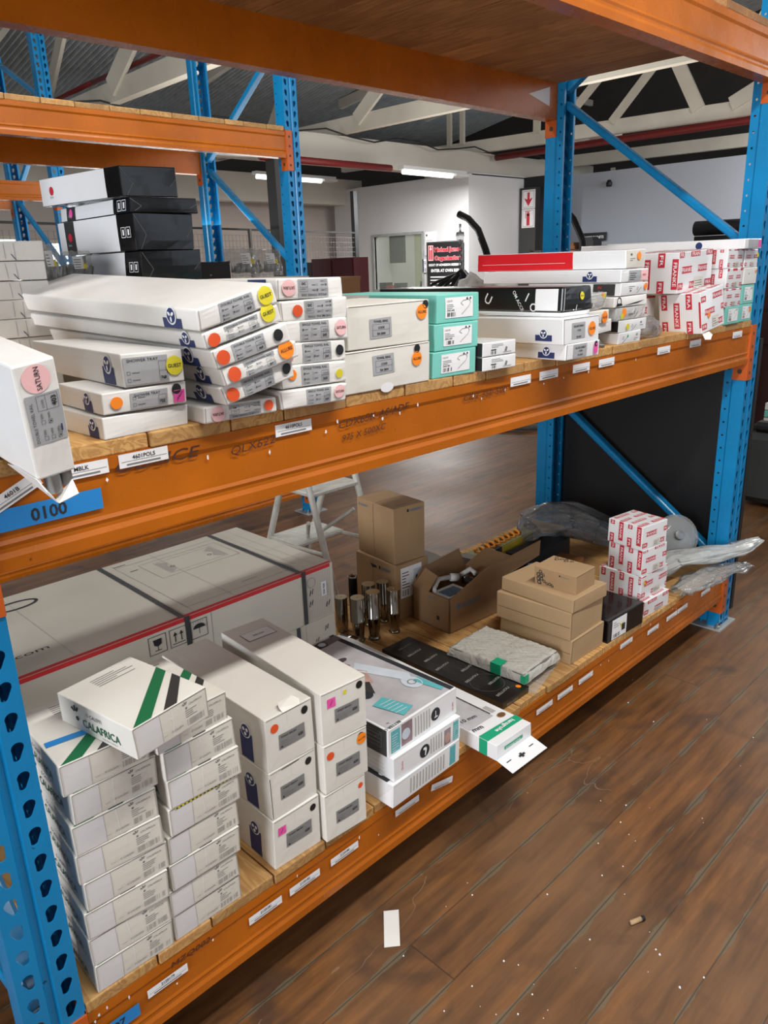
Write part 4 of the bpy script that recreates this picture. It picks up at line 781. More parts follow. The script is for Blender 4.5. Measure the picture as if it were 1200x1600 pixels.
# pipe fitting cartons
def geb(x, y, z, w, d, h, rz, seed, label):
    c = Carton('pipe_fitting_carton', label, 'carton', None, (x, y, z), w, d, h, rz, m='kraft', seed=seed, jit=.002, bul=.002)
    return c
c = geb(1.415, .632, ZL, .150, .225, .204, -6, 1, 'lower brown carton with a white shipping label, standing behind the chrome tubes')
Lf = c.D('L'); Lf.text('GEBERIT', .145, .172, .015, 'geberit_blue', 1, width=.055, bold=.02); Lf.rect(.135, .172, .143, .184, 'ink', 1); Lf.poly([(.085, .182), (.10, .168), (.125, .174), (.12, .180)], 'ink', 1); Lf.rect(.1, .003, .1012, .2, 'seam', 1)
s = c.sticker('shipping_label', 'F', 'white shipping label'); s.rect(.022, .078, .118, .190, 'paper', 2); s.rect(.08, .08, .114, .175, 'photo_pale', 3); s.bars(.028, .115, .062, .18, 6, 'ink', 3, .3, 2); s.barcode(.028, .085, .058, .108, 'ink', 3, 16, 1); s.disc(.094, .14, .005, 'ink', 4, ry=.012); s.text('D', .088, .115, .016, 'ink', 4); c.done()
c = geb(1.423, .640, ZL + .205, .136, .213, .200, -8, 2, 'upper brown carton of the two, highest thing on the bottom shelf')
Lf = c.D('L'); Lf.text('GEBERIT', .022, .176, .011, 'geberit_blue', 1, width=.045, bold=.02); Lf.rect(.012, .176, .019, .185, 'geberit_blue', 1); Lf.rect(.098, .003, .0995, .198, 'seam', 1)
F = c.D('F'); F.text('GEBERIT', .070, .178, .012, 'geberit_blue', 1, width=.056, bold=.02); F.rect(.058, .178, .066, .188, 'ink', 1); c.D('T').text('GEBERIT', .03, .02, .011, 'geberit_blue', 1, width=.05); c.D('T').rect(.002, .105, .134, .1065, 'seam', 1); c.done()
# open carton with hose and parts inside
e = empty('open_carton', (1.461, .428, ZL), (0, 0, math.radians(-4)), 'open brown carton with its long flap standing up, holding hoses and white fittings', 'carton')
W_, Dp, H_, t = .262, .176, .124, .004; mb = MB()
mb.box(0, W_, 0, t, 0, H_, 'kraft_brown'); mb.box(0, W_, Dp - t, Dp, 0, H_, 'kraft_brown'); mb.box(0, t, 0, Dp, 0, H_, 'kraft_brown'); mb.box(W_ - t, W_, 0, Dp, 0, H_, 'kraft_brown'); mb.box(0, W_, 0, Dp, 0, t, 'kraft_brown')
D1 = Draw(mb, (0, 0, 0), (1, 0, 0), (0, 0, 1), (0, -1, 0)); D1.text('GEBERIT', .055, .078, .024, 'geberit_blue', 1, width=.105, bold=.02); D1.rect(.035, .078, .050, .100, 'geberit_blue', 1)
D1 = Draw(mb, (0, Dp, 0), (0, -1, 0), (0, 0, 1), (-1, 0, 0)); D1.text('GEBERIT', .07, .105, .010, 'geberit_blue', 1, width=.045); D1.rect(.115, .035, .128, .05, 'ink', 1)
mb.build('carton_body', e)
def flap(pts, name='flap', th=.003, m='kraft_brown'):
    mb = MB(); mb.add(pts, [tuple(range(len(pts)))], m); o = mb.build(name, e); sm = o.modifiers.new('s', 'SOLIDIFY'); sm.thickness = th; return o
flap([(.0, 0, H_), (W_, 0, H_), (.47, .0, H_ + .03), (.50, .02, H_ + .075), (.165, -.01, H_ + .066)]); flap([(0, Dp, H_), (0, .002, H_), (-.035, .05, H_ + .03), (-.03, Dp - .03, H_ + .05)]) if False else None
flap([(.0, Dp, H_), (.0, .10, H_), (.045, .10, H_ + .045), (.05, Dp - .01, H_ + .055)]); flap([(0, Dp, H_), (W_, Dp, H_), (W_ - .02, Dp + .012, H_ + .07), (.05, Dp + .006, H_ + .05)]); flap([(W_, 0, H_), (W_, Dp, H_), (W_ + .09, Dp - .02, H_ + .05), (W_ + .09, .02, H_ + .05)])
mb = MB(); mb.box(.015, .12, .02, .10, .10, .118, 'white_plastic'); mb.box(.03, .10, .03, .08, .118, .121, 'geberit_blue'); tag(mb.build('cistern_part'), 'pale blue and white plastic part lying in the open carton', 'plumbing part').matrix_world = Matrix.Translation((1.461, .428, ZL)) @ Matrix.Rotation(math.radians(-4), 4, 'Z')
mb = MB(); mb.tube([(1.475, .50, ZL + .09), (1.50, .53, ZL + .125), (1.54, .545, ZL + .142), (1.585, .53, ZL + .140)], .0085, 'white_plastic', 10); tag(mb.build('flexible_hose', None, True), 'curved white flexible hose in the open carton', 'hose')
mb = MB(); mb.tube([(1.585, .53, ZL + .14), (1.61, .515, ZL + .135)], .014, 'white_plastic', 12); mb.tube([(1.62, .54, ZL + .12), (1.66, .50, ZL + .155), (1.65, .47, ZL + .15)], .009, 'white_plastic', 8); mb.lathe([(.012, 0), (.012, .03), (.02, .03), (.02, .036)], 'black_matt', 10, (1.625, .475, ZL + .10)); mb.lathe([(.014, 0), (.014, .03), (.006, .035)], 'chrome', 10, (1.655, .52, ZL + .10)); tag(mb.build('hose_fitting', None, True), 'white and black hose fittings at the middle of the open carton', 'plumbing part')
# long spirit level style bar and grey board behind the open carton
e2 = empty('spirit_level', (1.845, .598, ZL), (0, math.radians(0), math.radians(3)), 'yellow bar with a grey end and an orange cord on it, behind the open carton', 'level')
mb = MB(); mb.box(.0, .37, 0, .075, .0, .118, 'yellow_bar'); mb.box(.0, .37, .003, .072, .118, .121, 'bar_top'); mb.box(.10, .14, -.001, .076, .0, .1215, 'charcoal'); mb.build('level_body', e2); mb = MB(); mb.box(-.045, .0, -.001, .076, 0, .122, 'card_grey'); mb.build('end_cap', e2)
mb = MB(); mb.tube([(.02 + .30 * i / 60, .035 + .018 * math.sin(i * .9), .128 + .008 * math.cos(i * .9)) for i in range(61)], .0055, 'rope_orange', 6); o = mb.build('orange_cord', None, True); tag(o, 'coiled orange cord lying along the yellow bar', 'cord'); o.matrix_world = Matrix.Translation((1.845, .598, ZL)) @ Matrix.Rotation(math.radians(3), 4, 'Z')
mb = MB(); mb.box(0, .27, 0, .30, 0, .05, 'card_grey'); o = mb.build('grey_board'); o.location = (1.60, .68, ZL); o.rotation_euler = (0, 0, -.12); tag(o, 'flat grey slab lying between the brown cartons and the yellow bar', 'board')
# chrome tubes
def chrome(x, y, h, r, label, rim=.45, low=True):
    e = empty('chrome_tube', (x, y, ZL), (0, 0, 0), label, 'chrome tube', 'chrome tubes on the bottom shelf'); mb = MB()
    pr = [(r * .86, 0), (r * .9, .004), (r * .82, .008)] + ([(r * .74, h * .06), (r * .88, h * .30), (r * .95, h * rim), (r * 1.06, h * rim + .002), (r * 1.06, h * rim + .006), (r, h * rim + .008)] if low else [(r, .012)]) + [(r, h - .004), (r * .97, h - .001)]
    mb.lathe(pr, 'chrome', 28); mb.build('tube_body', e, True, 40); mb = MB(); mb.lathe([(r * .97, h - .0012), (r * .97, h), (r * .12, h), (r * .1, h - .0015)], 'chrome_cap', 28); mb.build('end_cap', e, True, 40); return e
chrome(1.232, .627, .155, .0235, 'front left chrome tube of the group, nearest the camera'); chrome(1.276, .599, .169, .0235, 'front centre chrome tube with a polished flat cap')
chrome(1.354, .582, .158, .0225, 'rightmost chrome tube of the group, in front of the brown carton'); chrome(1.243, .722, .125, .021, 'chrome tube beside the strapped white box', low=False)
chrome(1.335, .683, .154, .0230, 'chrome tube in the middle of the group, behind the front centre one'); chrome(1.388, .668, .150, .0215, 'chrome tube touching the lower brown carton'); chrome(1.27, .83, .14, .020, 'small chrome tube at the back left of the group', low=False)
mb = MB(); mb.tube([(1.318, .742, ZL), (1.318, .742, ZL + .172)], .0155, 'black_gloss', 16, cap=False); mb.lathe([(.0155, .165), (.0165, .172), (.013, .172), (.013, .165)], 'chrome', 16, (1.318, .742, ZL)); tag(mb.build('black_pipe', None, True), 'slim black pipe standing behind the chrome tubes', 'pipe')
mb = MB(); mb.tube([(1.165, .64, ZL + .024), (1.18, .575, ZL + .024)], .023, 'chrome', 20); mb.tube([(1.18, .575, ZL + .024), (1.1803, .573, ZL + .024)], .021, 'chrome_cap', 20); tag(mb.build('chrome_tube', None, True), 'short chrome tube lying on its side at the foot of the group', 'chrome tube', 'chrome tubes on the bottom shelf')
# strapped long white box, two high
def longbox(z, h, seed, label, lower):
    c = Carton('shower_enclosure_box', label, 'box', 'long strapped white boxes', (.02, .577, z), 1.072, .505, h, 0, m='offwhite', seed=seed, jit=.0015, bul=.001)
    F = c.D('F'); T = c.D('T'); w, d = c.w, c.d
    if not lower:
        F.rect(.003, h - .012, w - .012, h - .0005, 'box_red', 1); T.rect(.003, .0005, w - .003, .014, 'box_red', 1)
        for k, u in enumerate((.455, .514, .576)):
            F.frame(u, h - .070, u + .050, h - .020, .0016, 'ink', 2); cx, cy = u + .025, h - .045
            if k == 0: F.poly([(cx - .012, cy + .015), (cx + .012, cy + .015), (cx + .010, cy), (cx + .002, cy - .004), (cx - .002, cy - .004), (cx - .010, cy)], 'ink', 3); F.rect(cx - .001, cy - .015, cx + .001, cy - .003, 'ink', 3); F.rect(cx - .009, cy - .0165, cx + .009, cy - .0145, 'ink', 3)
            if k == 1:
                for q_ in (-.009, .009): F.rect(cx + q_ - .0015, cy - .012, cx + q_ + .0015, cy + .008, 'ink', 3); F.poly([(cx + q_ - .006, cy + .006), (cx + q_ + .006, cy + .006), (cx + q_, cy + .016)], 'ink', 3)
                F.rect(cx - .018, cy - .0175, cx + .018, cy - .0155, 'ink', 3)
            if k == 2:
                F.poly([(cx + .018 * math.cos(math.radians(t_)), cy + .002 + .013 * math.sin(math.radians(t_))) for t_ in range(0, 181, 20)], 'ink', 3); F.rect(cx - .0008, cy - .014, cx + .0008, cy + .004, 'ink', 3)
                for q_ in range(5): F.rect(cx - .016 + q_ * .007, cy + .018, cx - .015 + q_ * .007, cy + .022, 'ink', 3)
        F.rect(.64, .002, .6412, h - .014, 'seam_soft', 1)
        for k in range(16): F.rect(.955 + k * .0068, .006, .9562 + k * .0068, h - .014, 'ink_pale', 1)
        for (u, v) in ((.975, .05), (.978, .085), (1.04, .03)): F.rect(u, v, u + .003, v + .017, 'ink', 2, rot=-.3); F.rect(u + .009, v + .003, u + .012, v + .02, 'ink', 2, rot=-.3)
        F.ring(.985, .125, .016, .0012, 'ink_grey', 2, 14); F.rect(1.022, .07, 1.042, .115, 'paper', 3); F.text('2SA 020', 1.0345, .074, .009, 'ink', 4, rot=math.pi / 2, bold=.02, width=.035)
        T.text('info.com', .090, .10, .030, 'ink', 1, width=.165); T.ring(.29, .42, .062, .010, 'ink', 1, 28, ry=.032)
        for u in (.28, .60, .73): T.rect(u, .02, u + .0012, d - .01, 'ink_pale', 1)
        T.frame(.60, .05, .965, .46, .0012, 'ink_grey', 1); T.frame(.66, .28, .93, .43, .0012, 'ink_grey', 1); T.frame(.70, .30, .90, .41, .001, 'ink_grey', 1); T.ring(.73, .345, .007, .002, 'ink', 1); T.ring(.86, .345, .007, .002, 'ink', 1); T.poly([(.71, .305), (.735, .33), (.72, .36), (.735, .385), (.71, .405), (.705, .405), (.705, .305)], 'ink_pale', 1); T.poly([(.89, .305), (.865, .33), (.88, .36), (.865, .385), (.89, .405), (.895, .405), (.895, .305)], 'ink_pale', 1)
        T.rect(.62, .1, .94, .1015, 'ink_pale', 1); T.rect(.60, .47, .64, .474, 'ink', 1); T.rect(.80, .08, .85, .0815, 'ink', 1); T.rect(.62, .40, .645, .404, 'ink', 1)
        for k in range(5): T.rect(.975, .03 + k * .1, 1.065, .0308 + k * .1, 'ink_pale', 1)
        T.rect(.985, .005, .986, d - .005, 'ink_pale', 1); T.rect(1.02, .005, 1.021, d - .005, 'ink_pale', 1)
        for u in (.556, .945):
            s = c.sticker('packing_strap', 'T', 'dark grey plastic strap'); s.rect(u, 0, u + .015, d, 'strap', 4, rot=-.02); s2 = c.D('F', s.mb); s2.rect(u + .005, 0, u + .020, h + .0015, 'strap', 4)
    else:
        F.rect(.955, .004, .9562, h - .006, 'seam_soft', 1); F.rect(.92, .0, .934, h, 'strap', 3)
        for (u, v) in ((.99, .09), (1.03, .12)): F.rect(u, v, u + .003, v + .016, 'ink', 2, rot=-.3); F.rect(u + .009, v + .003, u + .012, v + .019, 'ink', 2, rot=-.3)
    return c.done()
longbox(ZL, .166, 3, 'lower long white carton under the strapped box', True); longbox(ZL + .168, .166, 4, 'long white strapped carton with a red stripe, on top of its twin', False)
# ------------------------------------------------------------ middle shelf
def rail_label(c, f, u0, u1, title, code, seed, flip=False, v0=.002, v1=None):
    s = c.sticker('printed_label', f, 'grey product label'); v1 = v1 or c.h - .002; H = v1 - v0; W = u1 - u0
    if flip: s.O = s.O + s.U * (u0 + u1) + s.V * (v0 + v1); s.U = -s.U; s.V = -s.V
    s.rect(u0, v0, u1, v1, 'label_grey', 2); s.text(title, u0 + W * .06, v1 - H * .2, H * .17, 'ink', 3, width=W * .86, bold=.005)
    s.frame(u1 - W * .3, v0 + H * .1, u1 - W * .05, v0 + H * .68, .0004, 'ink', 3); s.rect(u1 - W * .3, v0 + H * .42, u1 - W * .05, v0 + H * .44, 'ink', 3); s.text('CODE', u1 - W * .24, v0 + H * .49, H * .12, 'ink', 3); s.text(code, u1 - W * .175, v0 + H * .25, H * .2, 'ink', 3, mid=True, bold=.03)
    q = random.Random(seed)
    for (a, b) in ((.06, .5), (.36, .5), (.06, .22), (.36, .22), (.06, .02)):
        a = u0 + a * W; b = v0 + (b + .04) * H; z_ = H * .11; s.frame(a, b, a + z_, b + z_, .0003, 'ink', 3)
        if q.random() < .45: s.rect(a + z_ * .2, b + z_ * .2, a + z_ * .8, b + z_ * .8, 'ink', 4)
        s.rect(a + z_ * 1.4, b + z_ * .3, a + z_ * 1.4 + W * .12, b + z_ * .7, 'ink_grey', 3)
    return s
def dot(c, f, u, v, r, m, t=None, name='round_sticker', flip=False, L=5):
    s = c.sticker(name, f, {'s_pink': 'pink', 's_red': 'red', 's_black': 'black', 's_orange': 'orange', 's_yellow': 'yellow'}[m] + ' round sticker'); s.disc(u, v, r, m, L, 22)
    if t: s.text(t, u, v, r * .52, 'ink', L + 1, mid=True, width=r * 1.6, bold=.01, rot=math.pi if flip else 0)
def rail(x, y, z, w, d, h, rz, roll, seed, label, group, title='DOUBLE TOWEL RAIL', code='403', lu=(.27, .72), dots=(), flip=False, pitch=0, em=None, jit=.0025, pinned=None):
    c = Carton('towel_rail_box', label, 'box', group, (x, y, z), w, d, h, rz, roll=roll, pitch=pitch, m='white2', seed=seed, jit=jit, bul=.0018, r=.003)
    rail_label(c, 'F', lu[0] * w, lu[1] * w, title, code, seed, flip)
    for a in dots: dot(c, 'F', a[0] * w, a[1] * h, a[2], a[3], a[4] if len(a) > 4 else None, flip=flip)
    if seed == 75: s9 = c.D('L'); s9.rect(d - .083, .002, d - .029, h - .001, 'navy', 2); s9.ring(d - .056, h * .45, .017, .0035, 'paper', 3, 20, ry=.014); s9.rect(d - .058, h * .2, d - .054, h * .75, 'paper', 3)
    if em is not None: emblem(c.D('L'), d - em, h * .55, h * .62, wide=2.7, below=.82)
    c.D('F').rect(.002, .001, .0032, h - .002, 'seam_soft', 1); c.done(); return c
GR = 'white towel rail boxes with grey labels, left pile'
rail(.341, -.020, ZM, .144, .50, .027, -1, 0, 61, 'lowest towel rail box of the leaning pile, upside-down label, pink sticker at left', GR, 'DOUBLE TOWEL RAIL', '403', (.32, .76), ((.17, .5, .0125, 's_pink', 'SATURN'), (.87, .55, .0095, 's_red')), flip=True)
rail(.366, -.045, ZM + .0285, .146, .60, .031, -1, 12, 62, 'crumpled single towel rail box just above the lowest one of the leaning pile', GR, 'SINGLE TOWEL RAIL', '240', (.27, .70), ((.12, .45, .0115, 's_red'), (.89, .62, .009, 's_black')), em=.06, pitch=1.3, jit=.003)
rail(.364, -.055, ZM + .0605, .152, .60, .027, -1, 12.5, 63, 'towel rail box with a large orange sticker at its right end, in the leaning pile', GR, 'DOUBLE TOWEL RAIL', '464', (.28, .68), ((.14, .5, .0115, 's_red'), (.84, .72, .0155, 's_orange', 'ALLURE')), em=.06, pitch=1.3, jit=.002)
rail(.350, -.058, ZM + .0885, .146, .62, .031, -1, 12.5, 64, 'third towel rail box from the top of the leaning pile, its left end torn open', GR, 'DOUBLE TOWEL RAIL', '468', (.24, .66), ((.11, .5, .0115, 's_red'), (.84, .55, .0095, 's_black')), em=.07, pitch=1.4, jit=.002)
rail(.336, -.055, ZM + .121, .150, .70, .026, -1, 12.7, 65, 'second towel rail box from the top of the leaning pile, red and yellow stickers', GR, 'DOUBLE TOWEL RAIL', '468', (.26, .70), ((.11, .42, .0110, 's_red'), (.84, .75, .0145, 's_yellow', 'GUEST')), em=.05, pitch=1.5)
rail(.330, -.055, ZM + .1485, .150, .75, .033, -1, 13, 66, 'top towel rail box of the leaning pile, yellow round sticker and wide empty lid', GR, 'DOUBLE TOWEL RAIL', '468', (.26, .70), ((.86, .55, .0150, 's_yellow', 'GUEST'),), em=.075, pitch=1.8, jit=.003)
G2_ = 'white towel rail boxes with grey labels, upright pile'
for i, (x, z, h, w, ti, co, lu, ds, fl, lb) in enumerate((
    (.493, .000, .034, .150, 'SINGLE TOWEL RAIL', '243', (.37, .74), ((.87, .6, .0125, 's_pink', 'SATURN'),), False, 'lowest towel rail box of the straight pile, pink sticker on its right'),
    (.500, .035, .038, .148, 'SINGLE TOWEL RAIL', '268', (.30, .72), ((.87, .42, .008, 's_yellow'), (.16, .6, .009, 's_orange')), False, 'second towel rail box from the shelf in the straight pile, small yellow dot'),
    (.506, .0735, .037, .150, 'SINGLE TOWEL RAIL', '241', (.32, .76), ((.89, .5, .0095, 's_black'), (.10, .5, .0125, 's_red')), False, 'third towel rail box from the shelf in the straight pile, black dot'),
    (.512, .111, .036, .149, 'SINGLE TOWEL RAIL', '243', (.27, .70), ((.88, .55, .0135, 's_pink', 'SATURN'),), False, 'fourth towel rail box from the shelf in the straight pile, pink and small orange stickers'),
    (.516, .1475, .036, .149, 'CHROME RAIL TOWEL', '242', (.34, .76), ((.23, .5, .0105, 's_red'),), True, 'second towel rail box from the top of the straight pile, red dot, label upside down'),
    (.514, .184, .036, .148, 'SINGLE TOWEL RAIL', '243', (.30, .76), ((.16, .55, .0145, 's_pink', 'SATURN'),), True, 'top towel rail box of the straight pile, pink sticker, label upside down'))):
    rail(x, -.022 + .003 * i, ZM + z, w, .49, h, -2.5 + (i % 3), -1.0, 70 + i, lb, G2_, ti, co, lu, ds, flip=fl)
# box 403 standing on its edge and poking out over the beam
c = Carton('towel_rail_box', 'towel rail box standing on edge at the far left, chrome rail showing below', 'box', None, (.034, -.118, ZM - .0095), .052, .60, .149, 0, pitch=6.2, roll=5, m='white2', seed=81, jit=.003, bul=.002, r=.003)
w, d, h = c.w, c.d, c.h
s = c.sticker('round_sticker', 'F', 'pink sticker reading SATURN'); s.disc(.025, .128, .0175, 's_pink', 2, 26); s.text('SATURN', .0265, .128, .0090, 'ink', 3, rot=math.pi / 2, mid=True, width=.029, bold=.01)
s = c.sticker('printed_label', 'F', 'grey product label'); V = .018; s.rect(.006, .028 + V, .050, .091 + V, 'label_grey', 2); s.text('DOUBLE TOWEL RAIL', .0135, .030 + V, .0054, 'ink', 3, rot=math.pi / 2, width=.052); s.frame(.019, .070 + V, .046, .089 + V, .0004, 'ink', 3); s.rect(.030, .070 + V, .0304, .089 + V, 'ink', 3); s.text('CODE', .0275, .073 + V, .004, 'ink', 3, rot=math.pi / 2); s.text('403', .0405, .0795 + V, .0088, 'ink', 3, rot=math.pi / 2, mid=True, bold=.03)
for (u, v) in ((.020, .053), (.029, .053), (.020, .032), (.029, .032), (.038, .032)): s.frame(u, v + V, u + .005, v + V + .005, .0004, 'ink', 3); s.rect(u + .001, v + V + .007, u + .003, v + V + .014, 'ink_grey', 3)
s.rect(.0305, .0545 + V, .0325, .0565 + V, 'ink', 4); s.rect(.0395, .0335 + V, .0415, .0355 + V, 'ink', 4); s.rect(.043, .039 + V, .045, .048 + V, 'navy', 4)
root = c.done(); mb = MB()
mb.add([(-.001, .06, .004), (-.001, -.004, .004), (.004, -.014, -.012), (.016, -.010, -.032), (.020, .01, -.034), (.002, .10, -.004)], [(0, 1, 2, 3, 4, 5)], 'white2'); mb.add([(.016, -.012, -.032), (.044, -.010, -.028), (.045, .004, -.012), (.018, .01, -.034)], [(0, 1, 2, 3)], 'white2')
o = mb.build('torn_flap', root); sm = o.modifiers.new('s', 'SOLIDIFY'); sm.thickness = .001
mb = MB(); mb.tube([(.022, .010, -.024), (.022, .010, .001)], .0105, 'steel', 20); mb.tube([(.040, .012, -.018), (.040, .012, .001)], .0085, 'steel', 20); mb.build('chrome_rail', root, True, 40)
# shower tray boxes
def tray(x, y, z, w, d, h, rz, seed, label, num=None, dots=(), lu=(.3, .68), em=.045, blank=False):
    c = Carton('shower_tray_box', label, 'box', 'small white shower tray boxes', (x, y, z), w, d, h, rz, m='white2', seed=seed, jit=.0025, bul=.0015)
    if not blank:
        s = c.sticker('printed_label', 'F', 'grey product label'); u0, u1 = lu[0] * w, lu[1] * w; s.rect(u0, .003, u1, h - .006, 'label_grey', 2); s.text('SHOWER TRAY', u0 + .006, h - .0125, .0062, 'ink', 3, width=(u1 - u0) * .7); s.frame(u1 - .016, .005, u1 - .003, h - .014, .0004, 'ink', 3); s.rect(u1 - .016, (h - .009) / 2, u1 - .003, (h - .009) / 2 + .0004, 'ink', 3); s.text(num, u1 - .0095, .0095, .0062, 'ink', 3, mid=True, bold=.04)
        for k in (0, 1): s.frame(u0 + .004, .007 + k * .0105, u0 + .009, .012 + k * .0105, .0004, 'ink', 3); s.rect(u0 + .012, .009 + k * .0105, u0 + .024, .0102 + k * .0105, 'ink_grey', 3)
    for a in dots:
        if a[3] == 's_magenta': s = c.sticker('square_sticker', 'F', 'pink square sticker'); s.rect(a[0] * w - a[2], a[1] * h - a[2], a[0] * w + a[2], a[1] * h + a[2], 's_magenta', 5); s.text('URBAN', a[0] * w, a[1] * h, .005, 'ink', 6, rot=.9, mid=True)
        else: dot(c, 'F', *[a[0] * w, a[1] * h, a[2], a[3]] + list(a[4:5]))
    emblem(c.D('L'), d - em, h * .58, h * .42, wide=2.1, below=1.3); c.done()
tray(.184, .002, ZM, .146, .16, .034, 2, 91, 'bottom shower tray box, battered and unlabelled, on the middle shelf', blank=True, em=.03)
tray(.188, .004, ZM + .036, .137, .16, .034, -2, 92, 'middle shower tray box with orange, black and pink stickers', '722', ((.15, .5, .0095, 's_orange'), (.87, .72, .008, 's_black'), (.90, .38, .0095, 's_magenta')), em=.05, lu=(.31, .76))
tray(.224, .004, ZM + .072, .100, .40, .048, -4, 93, 'top shower tray box with a yellow sticker, over the other two', '768', ((.84, .52, .0145, 's_yellow', 'GUEST'),), em=.05, lu=(.02, .74))
# towel ring boxes
def ring_(x, y, z, w, h, rz, seed, label, dots, lu):
    c = Carton('towel_ring_box', label, 'box', 'two large towel ring boxes', (x, y, z), w, .21, h, rz, seed=seed, jit=.002, bul=.0015)
    s = c.sticker('printed_label', 'F', 'grey product label'); u = lu[0]; v = lu[1]; s.rect(u, v, u + .058, v + .038, 'label_grey', 2, rot=.03); s.text('TOWEL RING', u + .029, v + .032, .0062, 'ink', 3, mid=True, bold=.02); s.text('CODE', u + .03, v + .020, .006, 'ink', 3, mid=True, bold=.02); s.text('RA 2004', u + .03, v + .0085, .0062, 'ink', 3, mid=True, bold=.03)
    for k in (.004, .0155, .0265): s.rect(u + .008, v + k, u + .052, v + k + .0004, 'ink', 3)
    s.rect(u + .007, v + .004, u + .0075, v + .0268, 'ink', 3); s.rect(u + .0515, v + .004, u + .052, v + .0268, 'ink', 3)
    for a in dots: dot(c, 'F', *a)
    c.D('F').rect(.004, h - .0025, w - .004, h - .0015, 'seam', 1); return c
c = ring_(.664, .0, ZM, .236, .080, -1, 95, 'lower towel ring box, torn notch at the bottom of its front', ((.196, .070, .0085, 's_black'), (.195, .050, .0145, 's_orange', 'ALLURE')), (.072, .030)); c.D('F').disc(.11, .002, .018, 'paper', 2, 18, ry=.010); c.done()
ring_(.680, .002, ZM + .082, .222, .083, -1.5, 96, 'upper towel ring box with black and orange stickers at its top right', ((.210, .074, .0085, 's_black', ), (.199, .060, .0150, 's_orange', 'ALLURE')), (.055, .018)).done()
# mint boxes
def mint(x, y, z, w, h, d, rz, seed, label, side=0, kind='mixer_box', lab_=True, size=1.0, group='mint green boxes'):
    c = Carton(kind, label, 'box', group, (x, y, z), w, d, h, rz, m='mint', seed=seed, jit=.001, bul=.001)
    s = c.sticker('printed_label', 'F', 'white label with a tap drawing'); a, b, e_, f = w * .18, h * .16, w * .84, h * .88; s.rect(a, b, e_, f, 'paper', 2)
    s.text('LIQUID', a + .005, f - h * .15, h * .09, 'ink_grey', 3); s.bars(a + .005, f - h * .38, a + w * .25, f - h * .2, 3, 'ink_grey', 3, .3, seed); s.barcode(a + .006, b + .003, a + w * .24, b + h * .2, 'ink', 3, 14, seed); s.text('ZWC1492', a + .005, b + h * .24, h * .09, 'ink', 3, bold=.02)
    pts = [(a + w * .42, f - h * .30), (a + w * .36, f - h * .22), (a + w * .42, f - h * .13), (a + w * .56, f - h * .10), (a + w * .60, f - h * .2), (a + w * .56, f - h * .34), (a + w * .38, b + h * .10)]
    for p, q_ in zip(pts, pts[1:]):
        L = math.hypot(q_[0] - p[0], q_[1] - p[1]); s.rect((p[0] + q_[0]) / 2 - L / 2, (p[1] + q_[1]) / 2 - .0005, (p[0] + q_[0]) / 2 + L / 2, (p[1] + q_[1]) / 2 + .0005, 'ink_grey', 3, rot=math.atan2(q_[1] - p[1], q_[0] - p[0]))
    s.rect(a + w * .5, f - h * .10, a + w * .53, f - h * .03, 'ink', 4); s.rect(a + w * .58, f - h * .10, a + w * .61, f - h * .03, 'ink', 4); return c
mint(.914, .0, ZM, .138, .055, .22, -2, 1, 'lowest mint green box, its label turned upside down').done(); mint(.922, .0, ZM + .0565, .136, .055, .22, -3, 2, 'middle mint green box of the three').done()
c = mint(.932, .002, ZM + .113, .134, .058, .36, -2, 3, 'top mint green box of the three, long side half white'); Lf = c.D('L'); Lf.rect(.001, .001, .15, .057, 'gloss_white', 1); c.done()
# two small white boxes and their black sleeve
for k, (z, lb) in enumerate(((0, 'lower small white box next to the mint boxes'), (.0315, 'upper small white box next to the mint boxes'))):
    c = Carton('valve_box', lb, 'box', 'two small white boxes', (1.060, -.018, ZM + z), .117, .10, .0305, -2, m='gloss_white', seed=31 + k, jit=.001); F = c.D('F'); c.D('L').rect(.001, .001, .099, .030, 'black_matt', 1)
    F.bars(.03, .018, .075, .027, 3, 'ink_grey', 1, .3, k); F.barcode(.028, .004, .05, .011, 'ink', 1, 12, k); F.rect(.028, .012, .046, .0145, 'ink', 1); F.poly([(.075, .008), (.08, .018), (.086, .016), (.083, .007)], 'ink_grey', 1); F.rect(.07, .005, .1, .006, 'ink_grey', 1); c.done()
# holder boxes with the big fan emblem
for k, (x, y, z, w, d, h, lb) in enumerate(((1.316, -.070, 0, .146, .16, .037, 'lower white holder box overhanging the beam, pink and black stickers'), (1.302, -.068, .038, .160, .27, .060, 'upper white holder box overhanging the beam, orange sticker and blue fan emblem'))):
    c = Carton('holder_box', lb, 'box', 'white boxes with a blue fan emblem', (x, y, ZM + z), w, d, h, -1, m='gloss_white', seed=36 + k, jit=.0015)
    emblem(c.D('L'), d - .055, h * (.5 if k == 0 else .38), .016, wide=3.0, below=.95)
    s = c.sticker('printed_label', 'F', 'grey product label'); a = .030 if k == 0 else .036; s.rect(a, .003 if k == 0 else .011, a + .058, h - .003 if k == 0 else h - .012, 'label_grey', 2); s.text('GLASS SHELF', a + .029, h - (.011 if k == 0 else .020), .0065, 'ink', 3, mid=True, bold=.02, width=.044); s.text('CODE', a + .03, h * .5, .0055, 'ink', 3, mid=True, bold=.02); s.text('RA 2010' if k == 0 else 'RA 2009', a + .03, h * .25, .006, 'ink', 3, mid=True, bold=.02)
    if k: dot(c, 'F', .124, .030, .0165, 's_orange', 'ALLURE'); c.D('F').rect(.004, h - .003, w - .004, h - .0018, 'seam', 1)
    else: s = c.sticker('square_sticker', 'F', 'pink sticker'); s.rect(.118, .006, .136, .03, 's_magenta', 5); dot(c, 'F', .127, .029, .007, 's_black')
    c.D('F').rect(.003, .001, .0042, h - .001, 'seam', 1); c.done()
